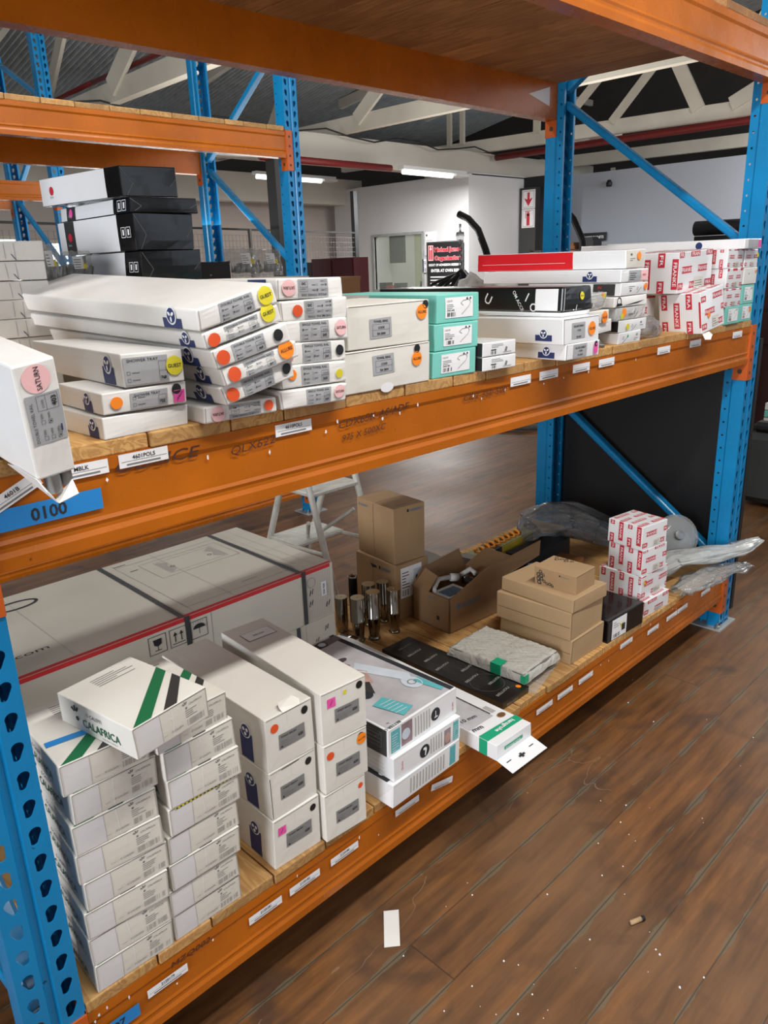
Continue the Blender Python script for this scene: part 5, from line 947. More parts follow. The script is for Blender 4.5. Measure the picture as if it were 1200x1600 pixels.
c = Carton('accessory_box', 'white slab under the black printed box', 'box', None, (1.345, -.035, ZM + .0995), .128, .42, .010, 0, m='gloss_white', seed=50, jit=.0005); c.done()
c = Carton('bathroom_accessory_box', 'long black box with large white letters and yellow dot, on the white holder boxes', 'box', None, (1.352, -.032, ZM + .1105), .130, .64, .056, -1, m='black', seed=51, jit=.003, bul=.002, r=.004)
w, d, h = c.w, c.d, c.h; Lf = c.D('L'); D0 = d
for (t, u, v, s_, r_) in (('U', d - .243, .024, .034, -.5), ('OM ACCE', d - .150, .046, .0125, -1.0), ('I', d - .112, .026, .030, -.5), ('O', d - .098, .004, .028, -.3), ('O', d - .29, .040, .014, -.4), ('B', d - .44, .02, .03, -.5), ('MS', d - .272, .022, .012, -1.1), ('L', d - .37, .012, .03, -.5)): Lf.text(t, u, v, s_, 'paper', 1, rot=r_, bold=.01)
Lf.rect(.003, .001, d - .004, .0025, 'ink_grey', 1); c.D('T').text('OLIVA', .02, .3, .02, 'paper', 1, rot=.9)
s = c.sticker('paper_patch', 'L', 'white paper patch'); s.rect(d - .078, .003, d - .012, h - .004, 'paper', 4); F = c.D('F'); F.rect(.006, .003, .0075, h - .004, 'paper', 2); dot(c, 'F', .080, .034, .0095, 's_yellow', 'O'); F = c.D('F'); F.rect(.058, .001, .060, .014, 'paper', 1, rot=-.2); F.rect(.045, .002, .05, .004, 'paper', 1)
c.done()
# the mixed pile left of the red and white boxes
GP = 'thin white boxes in the mixed pile'
def pile(x, z, w, h, d, seed, label, m='gloss_white', rz=0, kind='fitting_box', deco=None, y=.0, roll=0):
    c = Carton(kind, label, 'box', GP, (x, y, ZM + z), w, d, h, rz, roll=roll, m=m, seed=seed, jit=.0018, bul=.0015)
    if deco: deco(c)
    c.done()
def tap(F, u, v, s): 
    F.rect(u, v, u + s * 1.4, v + s * .08, 'ink_grey', 1, rot=.6); F.ring(u + s * .2, v + s * .3, s * .2, s * .06, 'ink_grey', 1, 10)
def d7(c): F = c.D('F'); tap(F, .02, .010, .022); F.text('252', .095, .018, .007, 'ink', 1, bold=.03); F.bars(.085, .006, .11, .015, 2, 'ink_grey', 1, .3, 1); F.disc(.048, .02, .004, 'hans_green', 1)
def d6(c): dot(c, 'F', .045, .014, .0085, 's_yellow'); F = c.D('F'); tap(F, .07, .008, .022); F.text('250', .12, .019, .007, 'ink', 1, bold=.03); F.rect(.12, .013, .14, .0145, 'ink_grey', 1); c.D('L').rect(c.d - .05, .002, c.d - .002, .03, 'black_matt', 1)
def d5(c): F = c.D('F'); F.disc(.045, .02, .012, 's_orange', 1); F.disc(.035, .01, .008, 's_yellow', 2); F.rect(.07, .01, .095, .016, 'ink_grey', 1); tap(F, .1, .01, .02)
def d4(c): F = c.D('F'); F.poly([(.05, .003), (.13, .006), (.17, .013), (.11, .009)], 'ink', 1); F.poly([(.01, .002), (.045, .004), (.04, .010), (.016, .011)], 'black_matt', 1); F.ring(.026, .016, .012, .003, 'ink', 2, 10)
def d3(c): dot(c, 'F', .132, .022, .0095, 's_orange'); F = c.D('F'); F.text('250', .045, .010, .0065, 'ink', 1, bold=.03); F.bars(.04, .018, .075, .028, 2, 'ink_grey', 1, .3, 1); tap(F, .085, .012, .02); Lf = c.D('L'); Lf.rect(c.d - .085, .001, c.d - .018, .032, 'charcoal', 1); Lf.text('FV', c.d - .07, .018, .011, 'box_red', 2, bold=.02); Lf.text('classic', c.d - .07, .009, .007, 'paper', 2)
def d2(c): emblem(c.D('L'), c.d - .095, .018, .0155, wide=2.9, below=1.0); s = c.sticker('printed_label', 'F', 'grey and pink label'); s.rect(.04, .003, .105, .030, 'label_grey', 2); s.rect(.107, .003, .146, .030, 's_pink', 2); s.text('MINI', .115, .014, .009, 'franke_red', 3); s.bars(.045, .006, .09, .027, 4, 'ink', 3, .25, 3)
def d1(c):
    Lf = c.D('L'); s = c.D('L'); s.rect(.001, .001, c.d - .165, .048, 'red', 1); s.rect(.02, .018, c.d - .19, .0195, 's_pink', 2)
    F = c.D('F'); F.rect(.002, .002, .104, .047, 'white_warm', 1); F.text('501', .022, .034, .008, 'ink', 2, bold=.03); F.bars(.02, .02, .05, .03, 2, 'ink_grey', 2, .3, 1); dot(c, 'F', .068, .032, .011, 's_orange')
pile(1.692, 0, .125, .031, .12, 1, 'lowest thin white box of the mixed pile', deco=d7); pile(1.690, .032, .160, .032, .12, 2, 'second thin white box of the mixed pile, small yellow dot', deco=d6)
pile(1.668, .066, .170, .033, .12, 3, 'plastic-wrapped white box in the mixed pile with an orange print', 'bag_milky', deco=d5, kind='wrapped_fitting_box'); pile(1.655, .102, .185, .027, .12, 4, 'crushed open white box in the middle of the mixed pile', 'white2', deco=d4)
pile(1.690, .131, .150, .034, .30, 5, 'white box with a black square print on its side, in the mixed pile', deco=d3); pile(1.686, .167, .152, .034, .47, 6, 'long white box with a blue fan emblem, under the red and white one', deco=d2); pile(1.708, .203, .110, .049, .51, 7, 'long box, half red and half white, on top of the mixed pile', deco=d1)
mb = MB(); mb.box(1.70, 1.80, .13, .45, ZM + .001, ZM + .129, 'offwhite'); tag(mb.build('storage_box'), 'plain box hidden behind the mixed pile, carrying the long boxes', 'box')
# bags and small boxes between the black box and the pile
def blob(name, loc, size, seed, m, label, cat, amp=.25, fr=3.5, sub=4, rz=0, group=None, flat=.5, sharp=1.0, kindobj=None):
    bm = bmesh.new(); bmesh.ops.create_icosphere(bm, subdivisions=sub, radius=1.0)
    for v in bm.verts:
        p = v.co.copy(); n = noise.noise(p * fr * .5 + Vector((seed, 0, 0))) + .6 * abs(noise.noise(p * fr + Vector((0, seed, 0)))) * sharp - .3 * abs(noise.noise(p * fr * 2.1 + Vector((0, 0, seed))))
        p *= 1 + amp * n; 
        if p.z < -flat: p.z = -flat + (p.z + flat) * .05
        v.co = Vector((p.x * size[0], p.y * size[1], (p.z + flat) * size[2]))
    me = bpy.data.meshes.new(name); bm.to_mesh(me); bm.free(); me.materials.append(MATS[m]); me.polygons.foreach_set('use_smooth', [True] * len(me.polygons))
    o = bpy.data.objects.new(name, me); COL.objects.link(o); o.location = loc; o.rotation_euler = (0, 0, rz); return tag(o, label, cat, group)
c = Carton('fitting_box', 'white bubble-wrapped box squeezed beside the black printed box', 'box', None, (1.50, -.01, ZM + .100), .115, .20, .042, 6, roll=3, m='bag_milky', seed=5, jit=.004, bul=.003); F = c.D('F'); F.rect(.008, .008, .03, .022, 'ink_grey', 1); F.text('HU', .012, .01, .012, 'ink', 2, bold=.03); F.disc(.098, .033, .008, 's_yellow', 1); F.rect(.08, .035, .095, .041, 's_orange', 1); c.done()
c = Carton('fitting_box', 'small white box with an orange sticker, right of the upper holder box', 'box', None, (1.50, -.006, ZM + .066), .125, .18, .034, 2, roll=0, m='white', seed=6, jit=.003, bul=.002); dot(c, 'F', .098, .016, .0155, 's_orange', 'ALLURE'); c.D('F').bars(.04, .006, .075, .03, 4, 'ink_grey', 1, .3, 1); c.done()
c = Carton('fitting_box', 'crumpled white box with a dark gap under its lid, right of the holder boxes', 'box', None, (1.475, -.004, ZM + .033), .19, .18, .030, 3, roll=2, m='white2', seed=7, jit=.005, bul=.003); c.D('F').rect(.0, .0, .185, .003, 'seam', 1); c.done()
blob('plastic_bag', (1.565, .055, ZM), (.085, .06, .022), 4, 'bag_grey', 'flat grey plastic bag at the bottom, between the holder boxes and the mixed pile', 'plastic bag', fr=5)
blob('plastic_bag', (1.91, .05, ZM), (.095, .045, .042), 9, 'bag_grey', 'crumpled grey plastic bag in front of the lower big red and white carton', 'plastic bag', fr=4, amp=.22)
# big red and white cartons at the right
GF = 'large red and white patterned cartons'
franke(1.985, .12, ZM, .15, .17, .113, 0, 21, 'lower large red and white carton, behind the grey plastic bag', GF, s=1.8, kind='sink_waste_carton').done()
c = franke(2.118, -.050, ZM - .004, .150, .14, .125, -2, 22, 'red and white carton leaning forward over the beam, its lower left corner torn', GF, s=1.6, kind='sink_waste_carton', pitch=-3, roll=8); dot(c, 'F', .045, .05, .009, 's_orange'); r_ = c.done()
mb = MB(); mb.add([(.0, -.002, .0), (.035, -.006, .0), (.045, -.012, -.012), (.02, -.018, -.022), (.0, -.01, -.018)], [(0, 1, 2, 3, 4)], 'white2'); o = mb.build('torn_corner', r_); sm = o.modifiers.new('s', 'SOLIDIFY'); sm.thickness = .0012
franke(2.075, .02, ZM + .118, .262, .17, .122, 2, 23, 'upper large red and white carton with a product label, right of the mixed pile', GF, s=1.8, kind='sink_waste_carton', roll=2).done()
c = Carton('curtain_rail_box', 'very long thin white box lying along the top of the red and white cartons', 'box', None, (2.452, -.025, ZM + .2455), .142, .62, .031, 0, m='gloss_white', seed=24, jit=.001); c.D('L').disc(.62 - .155, .014, .012, 'navy', 1, 14); s = c.sticker('printed_label', 'F', 'grey and pink label'); s.rect(.03, .002, .11, .029, 'label_grey', 2); s.rect(.112, .004, .138, .027, 's_magenta', 2); c.done()
z = 0
for k, h in enumerate((.0575, .061, .064, .060)):
    lb = ['mint green box at the foot of the narrow tower by the right post', 'lowest red and white box of the narrow tower by the right post', 'middle red and white box of the narrow tower by the right post', 'top red and white box of the narrow tower, under the long thin box'][k]
    if k == 0: mint(2.400, -.004, ZM, .125, h, .13, 0, 25, lb).done()
    else: franke(2.392 - .004 * k, -.002, ZM + z, .128, .13, h, 0, 30 + k, lb, GF, s=.95).done()
    z += h + .0008
z = 0
for k, h in enumerate((.060, .066, .055, .060)):
    if k in (0, 1): c = mint(2.532, .0, ZM + z, .112, h, .12, 0, 40 + k, ['pale mint box with an orange dot, beside the right post', 'mint green box second from the deck beside the right post'][k]); (dot(c, 'F', .085, .04, .009, 's_orange') if k == 0 else None); c.done()
    elif k == 2: c = Carton('fitting_box', 'plain white box with a small orange dot beside the right post', 'box', None, (2.530, -.002, ZM + z), .114, .12, h, 0, m='white2', seed=44); dot(c, 'F', .100, .042, .006, 's_orange'); c.D('F').disc(.04, .035, .003, 'ink_grey', 1, 8); c.done()
    else: c = franke(2.524, -.002, ZM + z, .114, .12, h, 0, 45, 'small red and white box at the top of the tower beside the right post', GF, s=.95); dot(c, 'F', .108, .04, .008, 's_yellow'); c.done()
    z += h + .0008
mb = MB(); mb.box(2.43, 2.62, .16, .52, ZM + .001, ZM + .243, 'offwhite'); tag(mb.build('storage_box'), 'plain box hidden behind the right towers, carrying the long thin box', 'box')
# rear row of the middle shelf
mb = MB(); mb.box(.0, .2, 0, .28, 0, .213, 'offwhite'); o = mb.build('storage_box'); o.location = (.535, .52, ZM); tag(o, 'plain pale box under the black and white boxes, hidden by the towel rail boxes', 'box')
GB = 'black and white glossy boxes'
def bw(x, y, z, w, d, h, rz, seed, label, split, pitch=0, roll=0, brand=None):
    c = Carton('black_white_box', label, 'box', GB, (x, y, z), w, d, h, rz, roll=roll, pitch=pitch, m='black_gloss', seed=seed, jit=.002, bul=.001)
    Lf = c.D('L'); e_ = d - split; Lf.rect(.001, .001, e_, h - .001, 'gloss_white', 1)
    if brand: Lf.rect(.035 if brand != 'logo' else .05, .001, .085 if brand != 'logo' else .06, h - .001, 'charcoal', 2) if brand != 'logo' else None; Lf.disc(.060 if brand != 'logo' else .055, h * .52, .010, 'franke_red' if brand == 'logo' or brand == 'r' else 's_magenta', 3, 12); Lf.text('kettle' if False else 'lavo', .045, h * .25, .011, 'ink_pale' if brand != 'logo' else 'ink_pale', 3)
    for k in (0, 1):
        u = d - .055 + k * .022; v = h * .5 - .011
        if brand != 'logo': Lf.frame(u, v, u + .018, v + .022, .0012, 'paper', 2); Lf.rect(u + .006, v + .005, u + .012, v + .017, 'paper', 2)
    F = c.D('F')
    for (a, b, e1, f) in ((.002, h - .003, .028, h * .42), (.028, h * .42, .012, .003), (w - .002, h * .6, w - .020, h * .35)):
        L = math.hypot(e1 - a, f - b); F.rect((a + e1) / 2 - L / 2, (b + f) / 2 - .0006, (a + e1) / 2 + L / 2, (b + f) / 2 + .0006, 'ink_grey', 1, rot=math.atan2(f - b, e1 - a))
    c.done()
ZW = ZM + .2145
bw(.574, .555, ZW, .152, .36, .068, 0, 1, 'lowest black and white glossy box of the tall stack', .075, brand='b')
bw(.569, .560, ZW + .0685, .152, .36, .078, 2, 2, 'third black and white glossy box from the top, red dot on its side', .070, brand='r')
bw(.563, .556, ZW + .147, .168, .36, .031, -1, 3, 'thin black and white box just under the top one of the tall stack', .075, pitch=0, brand='b')
bw(.552, .560, ZW + .179, .142, .36, .062, 4, 4, 'top black and white glossy box, tilted on the stack', .060, pitch=.5, roll=1, brand='logo')
for k in range(4): 
    c = Carton('black_box', ['lowest', 'second', 'third', 'top'][k] + ' small black box of the stack behind the black and white boxes', 'box', 'small black boxes at the rear', (.755 - .004 * (k % 2), .64, ZM + .105 * 0 + .064 * k), .115, .17, .0635, 0, m='black_matt', seed=60 + k); c.D('F').rect(.05, .03, .056, .034, 'ink_grey', 1); c.D('F').rect(.112, .003, .114, .06, 'paper', 1) if k == 3 else None; c.done()
for k in range(8):
    c = Carton('white_carton', '%s plain white carton in the stack at the far left edge' % ['eighth from the top', 'seventh from the top', 'sixth from the top', 'fifth from the top', 'fourth from the top', 'third from the top', 'second from the top', 'topmost'][k], 'carton', 'plain white cartons at the far left', (.150 + .002 * (k % 3), .62, ZM + .0383 * k), .235, .24, .0375, -2 + k % 3, m='white', seed=80 + k, jit=.0015); F = c.D('F')
    for u in (.155, .175): F.rect(u, .004, u + .001, .034, 'label_grey', 1, rot=.05)
    F.rect(.165, .006, .180, .0075, 'navy', 2, rot=-.9); c.done()
# clear bags of fittings behind the straight pile
def zipbag(x, y, z, w, h, label, seed, tags=True):
    e = empty('clear_parts_bag', (x, y, z), (math.radians(-8), 0, -.05), label, 'plastic bag', 'clear bags of parts'); mb = MB(); nx, nz = 24, 16
    for s_ in (-1, 1):
        vs = []; fs = []
        for j in range(nz + 1):
            for i in range(nx + 1):
                u, v = i / nx, j / nz; th = .022 * math.sin(math.pi * u) ** .5 * (1 - v) ** .6; vs.append((u * w, s_ * th + .006 * noise.noise(Vector((u * 6, v * 6, seed + s_))), v * h + .004 * noise.noise(Vector((u * 9, 0, seed)))))
        for j in range(nz):
            for i in range(nx): fs.append((j * (nx + 1) + i, j * (nx + 1) + i + 1, (j + 1) * (nx + 1) + i + 1, (j + 1) * (nx + 1) + i))
        mb.add(vs, fs, 'bag_clear')
    mb.build('bag_film', e, True); mb = MB(); q = random.Random(seed)
    for k in range(5): x_ = w * (.15 + .17 * k); mb.tube([(x_, 0, .012), (x_ + q.uniform(-.01, .01), 0, h * q.uniform(.4, .6))], .009, 'steel', 10)
    mb.build('fittings', e, True); mb = MB(); D = Draw(mb, (0, -.026, 0), (1, 0, 0), (0, .12, 1), (0, -1, 0)); D.rect(w * .4, h * .42, w * .68, h * .8, 'paper', 1); D.rect(w * .66, h * .42, w * .74, h * .58, 's_yellow', 2); D.bars(w * .42, h * .46, w * .62, h * .76, 4, 'ink_grey', 2, .3, seed); mb.build('paper_tag', e)
mb = MB(); mb.box(0, .22, 0, .16, 0, .213, 'offwhite'); o = mb.build('storage_box'); o.location = (.885, .62, ZM); tag(o, 'plain pale box carrying the clear bags of parts', 'box')
zipbag(.890, .70, ZW + .001, .105, .074, 'left clear bag of metal parts with a yellow and white tag', 1); zipbag(.985, .72, ZW + .001, .105, .072, 'right clear bag of metal parts beside the blue brace of the rear rack', 2)
zipbag(.395, .70, ZM + .215, .06, .09, 'clear bag of brown parts left of the black and white stack', 4); zipbag(.462, .74, ZM + .215, .085, .075, 'second clear bag of brown parts, against the black and white stack', 5)
mb = MB(); mb.box(.39, .53, .64, .88, ZM + .001, ZM + .213, 'offwhite'); tag(mb.build('storage_box'), 'plain pale box carrying the clear bags of brown parts', 'box')
# crumpled clear bag behind the mint boxes
blob('crumpled_bag', (1.80, .58, ZM), (.13, .08, .135), 12, 'bag_milky', 'crumpled milky plastic bag behind the long black box', 'plastic bag', amp=.35, fr=3, sharp=1.4, flat=.3)
# ------------------------------------------------------------ bags on the bottom shelf
def sheet(name, pts, wd, m, label, cat, seed, amp=.02, n=70, k=56, lift=.5, tag_=True):
    """a soft bag laid along a path: flattened tube with wrinkled rings"""
    P = [Vector(p) for p in pts]; seg = len(P) - 1; vs = []; fs = []
    for i in range(n + 1):
        t = i / n * seg; a = min(int(t), seg - 1); f = t - a; f2 = f * f * (3 - 2 * f); p = P[a].lerp(P[a + 1], f); w0 = wd[a] + (wd[a + 1] - wd[a]) * f2; d = (P[a + 1] - P[a]).normalized(); sd = d.cross(Vector((0, 0, 1))).normalized(); up = sd.cross(d)
        for j in range(k):
            an = 2 * math.pi * j / k; q = Vector((math.cos(an), math.sin(an), t)); nn = .8 * noise.noise(Vector((q.x * 1.6, q.y * 1.6, t * 1.1 + seed))) + .8 * (abs(noise.noise(Vector((q.x * 4.5, q.y * 4.5, t * .9 + seed)))) * 2 - .4)
            r = 1 + amp / max(w0, .01) * nn; vs.append(p + sd * math.cos(an) * w0 * r + up * (math.sin(an) * w0 * lift * r))
    for i in range(n):
        for j in range(k): fs.append((i * k + j, i * k + (j + 1) % k, (i + 1) * k + (j + 1) % k, (i + 1) * k + j))
    mb = MB(); mb.add(vs, fs, m); o = mb.build(name, None, True); tag(o, label, cat); return o
sheet('plastic_bag', [(2.17, .66, ZL + .08), (2.21, .62, ZL + .155), (2.33, .57, ZL + .15), (2.43, .46, ZL + .10), (2.50, .34, ZL + .055), (2.52, .26, ZL + .035)], [.04, .085, .10, .08, .055, .02], 'bag_grey', 'large grey plastic bag slumped at the rear of the bottom shelf by the rear post', 'plastic bag', 3, .035, lift=.6)
sheet('plastic_bag', [(2.50, .80, ZL + .10), (2.59, .66, ZL + .10), (2.64, .50, ZL + .06), (2.63, .40, ZL + .04)], [.03, .06, .05, .03], 'bag_grey', 'second grey plastic bag behind the large one, near the black board', 'plastic bag', 7, .03, lift=.5)
sheet('plastic_bag', [(2.27, .15, ZL + .035), (2.40, .11, ZL + .062), (2.52, .03, ZL + .075), (2.62, -.052, ZL + .085), (2.76, -.085, ZL + .095)], [.045, .055, .055, .042, .012], 'bag_milky', 'long milky white plastic bag pointing out past the right post', 'plastic bag', 11, .02, lift=.4)
sheet('plastic_bag', [(2.25, .01, ZL + .014), (2.36, -.005, ZL + .016), (2.48, -.015, ZL + .018), (2.60, -.045, ZL + .014), (2.70, -.07, ZL + .006)], [.035, .045, .045, .035, .01], 'bag_clear', 'shiny clear plastic bag over the beam at the right end', 'plastic bag', 15, .025, lift=.32)
e = empty('shower_rose', (2.565, .17, ZL + .105), (math.radians(62), 0, math.radians(-35)), 'round metal shower head in clear film, leaning behind the red and white boxes', 'shower head'); mb = MB(); mb.lathe([(.078, 0), (.08, .004), (.078, .008), (.02, .012), (.018, .03), (.01, .032)], 'steel', 40); mb.build('head_disc', e, True, 40); mb = MB(); mb.lathe([(.086, -.006), (.088, .004), (.086, .014), (.02, .02)], 'bag_clear', 40); mb.build('clear_film', e, True)
blob('parts_bag', (1.93, .36, ZL), (.05, .035, .06), 21, 'bag_grey', 'small bag with blue and silver parts behind the printed brown carton', 'plastic bag', fr=5)
mb = MB(); mb.lathe([(.022, 0), (.022, .03), (.012, .035), (.012, .05)], 'tape_blue', 16, (1.885, .40, ZL + .08)); mb.tube([(1.86, .41, ZL + .09), (1.90, .36, ZL + .095)], .012, 'chrome', 12); mb.box(1.86, 1.93, .36, .43, ZL, ZL + .08, 'charcoal'); tag(mb.build('valve_part', None, True, ), 'blue and chrome valve part behind the brown pile', 'plumbing part')
mb = MB(); mb.box(0, .22, 0, .10, 0, .055, 'wood_brown'); o = mb.build('wooden_block'); o.location = (2.02, .36, ZL); o.rotation_euler = (0, 0, .15); tag(o, 'brown wooden block in the shade behind the red and white boxes', 'block')
mb = MB(); mb.box(0, .30, 0, .10, 0, .10, 'black_matt'); o = mb.build('black_case'); o.location = (1.99, .49, ZL); tag(o, 'low black case behind the wooden block', 'case')
# ------------------------------------------------------------ things on the floor and beyond
e = empty('step_ladder', (1.60, 1.10, 0), (0, 0, 0), 'white painted step ladder standing in the aisle behind the rack', 'ladder')
mb = MB(); H_ = .62
def tb(a, b, r, nm, m='ladder_white'): m_ = MB(); m_.tube([a, b], r, m, 12); return m_.build(nm, e, True, 40)
for X in (0, .26):
    tb((X, .02, 0), (X, .26, .80), .014, 'front_leg'); tb((X, .64, 0), (X, .30, .80), .014, 'rear_leg'); tb((X, .115, .33), (X, .51, .31), .009, 'side_bar')
tb((0, .58, .14), (.26, .22, .45), .009, 'cross_bar'); tb((.26, .58, .14), (0, .22, .45), .009, 'cross_bar')
for z_, y0, y1 in ((.585, .18, .36), (.335, .30, .50)): m_ = MB(); m_.box(-.005, .265, y0, y1, z_ - .018, z_, 'ladder_white'); o = m_.build('tread', e); o.modifiers.new('b', 'BEVEL').width = .004
mb = MB(); D = Draw(mb, (0, 0, .001), (1, 0, 0), (0, 1, 0), (0, 0, 1)); D.poly([(.684, -.024), (.712, -.047), (.640, -.121), (.612, -.098)], 'white2', 1); tag(mb.build('paper_scrap'), 'small pale rectangular paper scrap on the floor boards', 'paper')
mb = MB(); mb.tube([(1.048, -.468, .006), (1.075, -.480, .006)], .0055, 'kraft_light', 10); mb.tube([(1.075, -.480, .006), (1.082, -.484, .006)], .006, 'black_matt', 10); tag(mb.build('cigarette_stub', None, True), 'short brown stub lying on the floor at lower right', 'litter')
q = random.Random(11); mb = MB()
for cx, cy, n, s_ in ((.55, -.35, 8, .08), (.75, -.42, 10, .06), (1.3, -.30, 6, .15), (1.0, -.6, 8, .1), (1.7, -.35, 8, .25), (.9, -.08, 5, .15), (2.2, -.4, 10, .35), (1.15, -.25, 5, .1), (.62, -.52, 10, .05)):
    for k in range(n):
        x, y = cx + q.gauss(0, s_), cy + q.gauss(0, s_ * .6); r = q.uniform(.0008, .0024); mb.lathe([(r, 0), (r * .8, r * .8), (r * .2, r)], 'paper', 5, (x, y, 0))
tag(mb.build('floor_crumbs'), 'tiny white crumbs and chips scattered over the floor boards', 'debris', kind='stuff')
# mesh cage along the far side
mb = MB(); A, B = Vector((2.2, 7.2, 0)), Vector((9.1, 9.03, 0)); dv = (B - A); Lc = dv.length; dv.normalize(); e = empty('mesh_fence', tuple(A), (0, 0, math.atan2(dv.y, dv.x)), 'dark wire mesh fence with a black top rail beyond the racks', 'fence')
mb.box(-4, Lc, -.015, .015, 1.99, 2.015, 'cable'); mb.build('top_rail', e); mb = MB()
for i in range(int((Lc + 4) / .075)): mb.box(-4 + i * .075, -4 + i * .075 + .0035, -.001, .001, .1, 1.93, 'mesh_wire')
for k in range(25): mb.box(-4, Lc, -.001, .001, .1 + k * .076, .1035 + k * .076, 'mesh_wire')
mb.build('wire_mesh', e)
for X in (-4, -1.2, 1.6, 4.4): mb = MB(); mb.box(X - .02, X + .02, -.02, .02, 0, 2.01, 'mesh_wire'); mb.build('fence_post', e)
mb = MB(); mb.box(9.12, 9.20, 9.03, 9.11, 0, 2.66, 'cable'); tag(mb.build('black_post'), 'tall thin black post at the end of the mesh fence, before the office', 'post')
mb = MB(); mb.box(6.72, 6.98, 8.0, 8.2, 0, 3.0, 'charcoal'); tag(mb.build('dark_column'), 'dark grey column behind the blue post of the rear rack', 'column')
# office signs
mb = MB(); mb.box(13.2, 13.5, 7.85, 8.48, 0, 3.0, 'sign_black'); tag(mb.build('black_column'), 'black column right of the office corner with the fire signs', 'column')
Wp = Draw(None, (11.49, 0, 0), (0, -1, 0), (0, 0, 1), (-1, 0, 0))
def wall_sign(name, label, X, y0, y1, z0, z1, m, fn, cat='sign'):
    mb = MB(); mb.box(X, X + .01, y0, y1, z0, z1, m); D = Draw(mb, (X, y1, z0), (0, -1, 0), (0, 0, 1), (-1, 0, 0)); fn(D, y1 - y0, z1 - z0); return tag(mb.build(name), label, cat)
def f1(D, w, h): D.frame(.02, .02, w - .02, h - .02, .01, 'ink_pale', 3); D.poly([(w * .42, h * .85), (w * .58, h * .85), (w * .58, h * .5), (w * .82, h * .6), (w * .5, h * .14), (w * .18, h * .6), (w * .42, h * .5)], 'franke_red', 4) if False else (D.rect(w * .41, h * .45, w * .59, h * .86, 'franke_red', 4), D.poly([(w * .5, h * .12), (w * .84, h * .58), (w * .5, h * .45), (w * .16, h * .58)], 'franke_red', 4))
def f2(D, w, h): D.frame(.02, .02, w - .02, h - .02, .01, 'ink_pale', 3); D.rect(w * .38, h * .12, w * .62, h * .72, 'franke_red', 4); D.disc(w * .5, h * .74, w * .12, 'franke_red', 4); D.rect(w * .30, h * .86, w * .66, h * .90, 'franke_red', 4); D.rect(w * .28, h * .5, w * .33, h * .88, 'franke_red', 4)
wall_sign('fire_arrow_sign', 'white sign with a red arrow pointing down on the column', 13.05, 8.12, 8.42, 2.42, 2.76, 'paper', f1); wall_sign('fire_extinguisher_sign', 'white sign with a red fire extinguisher picture under the arrow sign', 13.05, 8.12, 8.42, 2.07, 2.41, 'paper', f2)
mb = MB(); mb.box(13.06, 13.2, 8.10, 8.48, 0, 2.8, 'charcoal'); tag(mb.build('sign_board'), 'dark board on the column carrying the two fire signs', 'board')
def f3(D, w, h):
    D.frame(.01, .01, w - .01, h - .01, .006, 'ink_grey', 2); D.rect(w * .05, h * .62, w * .19, h * .93, 's_pink', 2); D.rect(w * .07, h * .64, w * .17, h * .91, 'franke_red', 3); D.rect(w * .115, h * .64, w * .125, h * .88, 'paper', 4); D.poly([(w * .12, h * .93), (w * .09, h * .84), (w * .15, h * .84)], 'paper', 4)
    for k, t in enumerate(('Michael James', 'Organisation')): D.text(t, w * .22, h * (.80 - .17 * k), .105, 'franke_red', 4, width=w * .72, bold=.05); D.text(t, w * .22, h * (.80 - .17 * k), .105, 'paper', 3, width=w * .72, bold=.075)
    D.text('RIGHT OF ADMISSION RESERVED', w * .06, h * .51, .06, 'paper', 3, width=w * .9, bold=.04); D.text('ENTER AT OWN RISK', w * .12, h * .39, .075, 'paper', 3, width=w * .8, bold=.04); D.bars(w * .1, h * .08, w * .9, h * .34, 4, 'paper', 3, .35, 3)
wall_sign('admission_sign', 'black admission notice with red and white lettering beside the office window', 11.44, 8.58, 9.50, .95, 1.86, 'sign_black', f3)
wall_sign('paper_notice', 'pale paper notice on the office wall above the black sign', 11.47, 9.28, 9.56, 1.62, 2.05, 'paper', lambda D, w, h: (D.bars(w * .1, h * .3, w * .9, h * .7, 5, 'ink_pale', 1, .3, 1), D.disc(w * .15, h * .85, .02, 'ink', 1)))
wall_sign('paper_notice', 'narrow paper notice between the office window and the black sign', 11.47, 9.53, 9.64, 1.30, 1.55, 'paper', lambda D, w, h: D.bars(w * .1, h * .1, w * .9, h * .9, 6, 'navy', 1, .4, 2), 'sign')
wall_sign('paper_notice', 'white paper notice on the right-hand wall', 15.97, 7.1, 7.75, 2.02, 2.5, 'paper', lambda D, w, h: (D.bars(w * .1, h * .1, w * .9, h * .5, 5, 'ink_pale', 1, .3, 1), D.disc(w * .15, h * .8, .02, 'ink', 1)))
wall_sign('office_poster', 'poster with a dark picture seen through the office window', 13.86, 10.65, 11.25, 1.25, 2.0, 'paper', lambda D, w, h: (D.rect(w * .04, h * .42, w * .96, h * .96, 'charcoal', 1), D.poly([(w * .2, h * .5), (w * .8, h * .5), (w * .5, h * .68)], 'ink_pale', 2), D.rect(w * .3, h * .76, w * .7, h * .84, 'ink_pale', 2), D.bars(w * .15, h * .1, w * .85, h * .35, 4, 'ink_grey', 1, .3, 2)))
wall_sign('wall_cabinet', 'dark cabinet at the left inside the office window', 13.0, 11.55, 12.05, 1.5, 2.3, 'charcoal', lambda D, w, h: D.frame(.02, .02, w - .02, h - .02, .01, 'ink', 1), 'cabinet')
mb = MB(); mb.box(11.9, 12.7, 9.3, 11.9, 0, .92, 'black_matt'); tag(mb.build('office_desk'), 'dark desk edge behind the office window', 'desk')
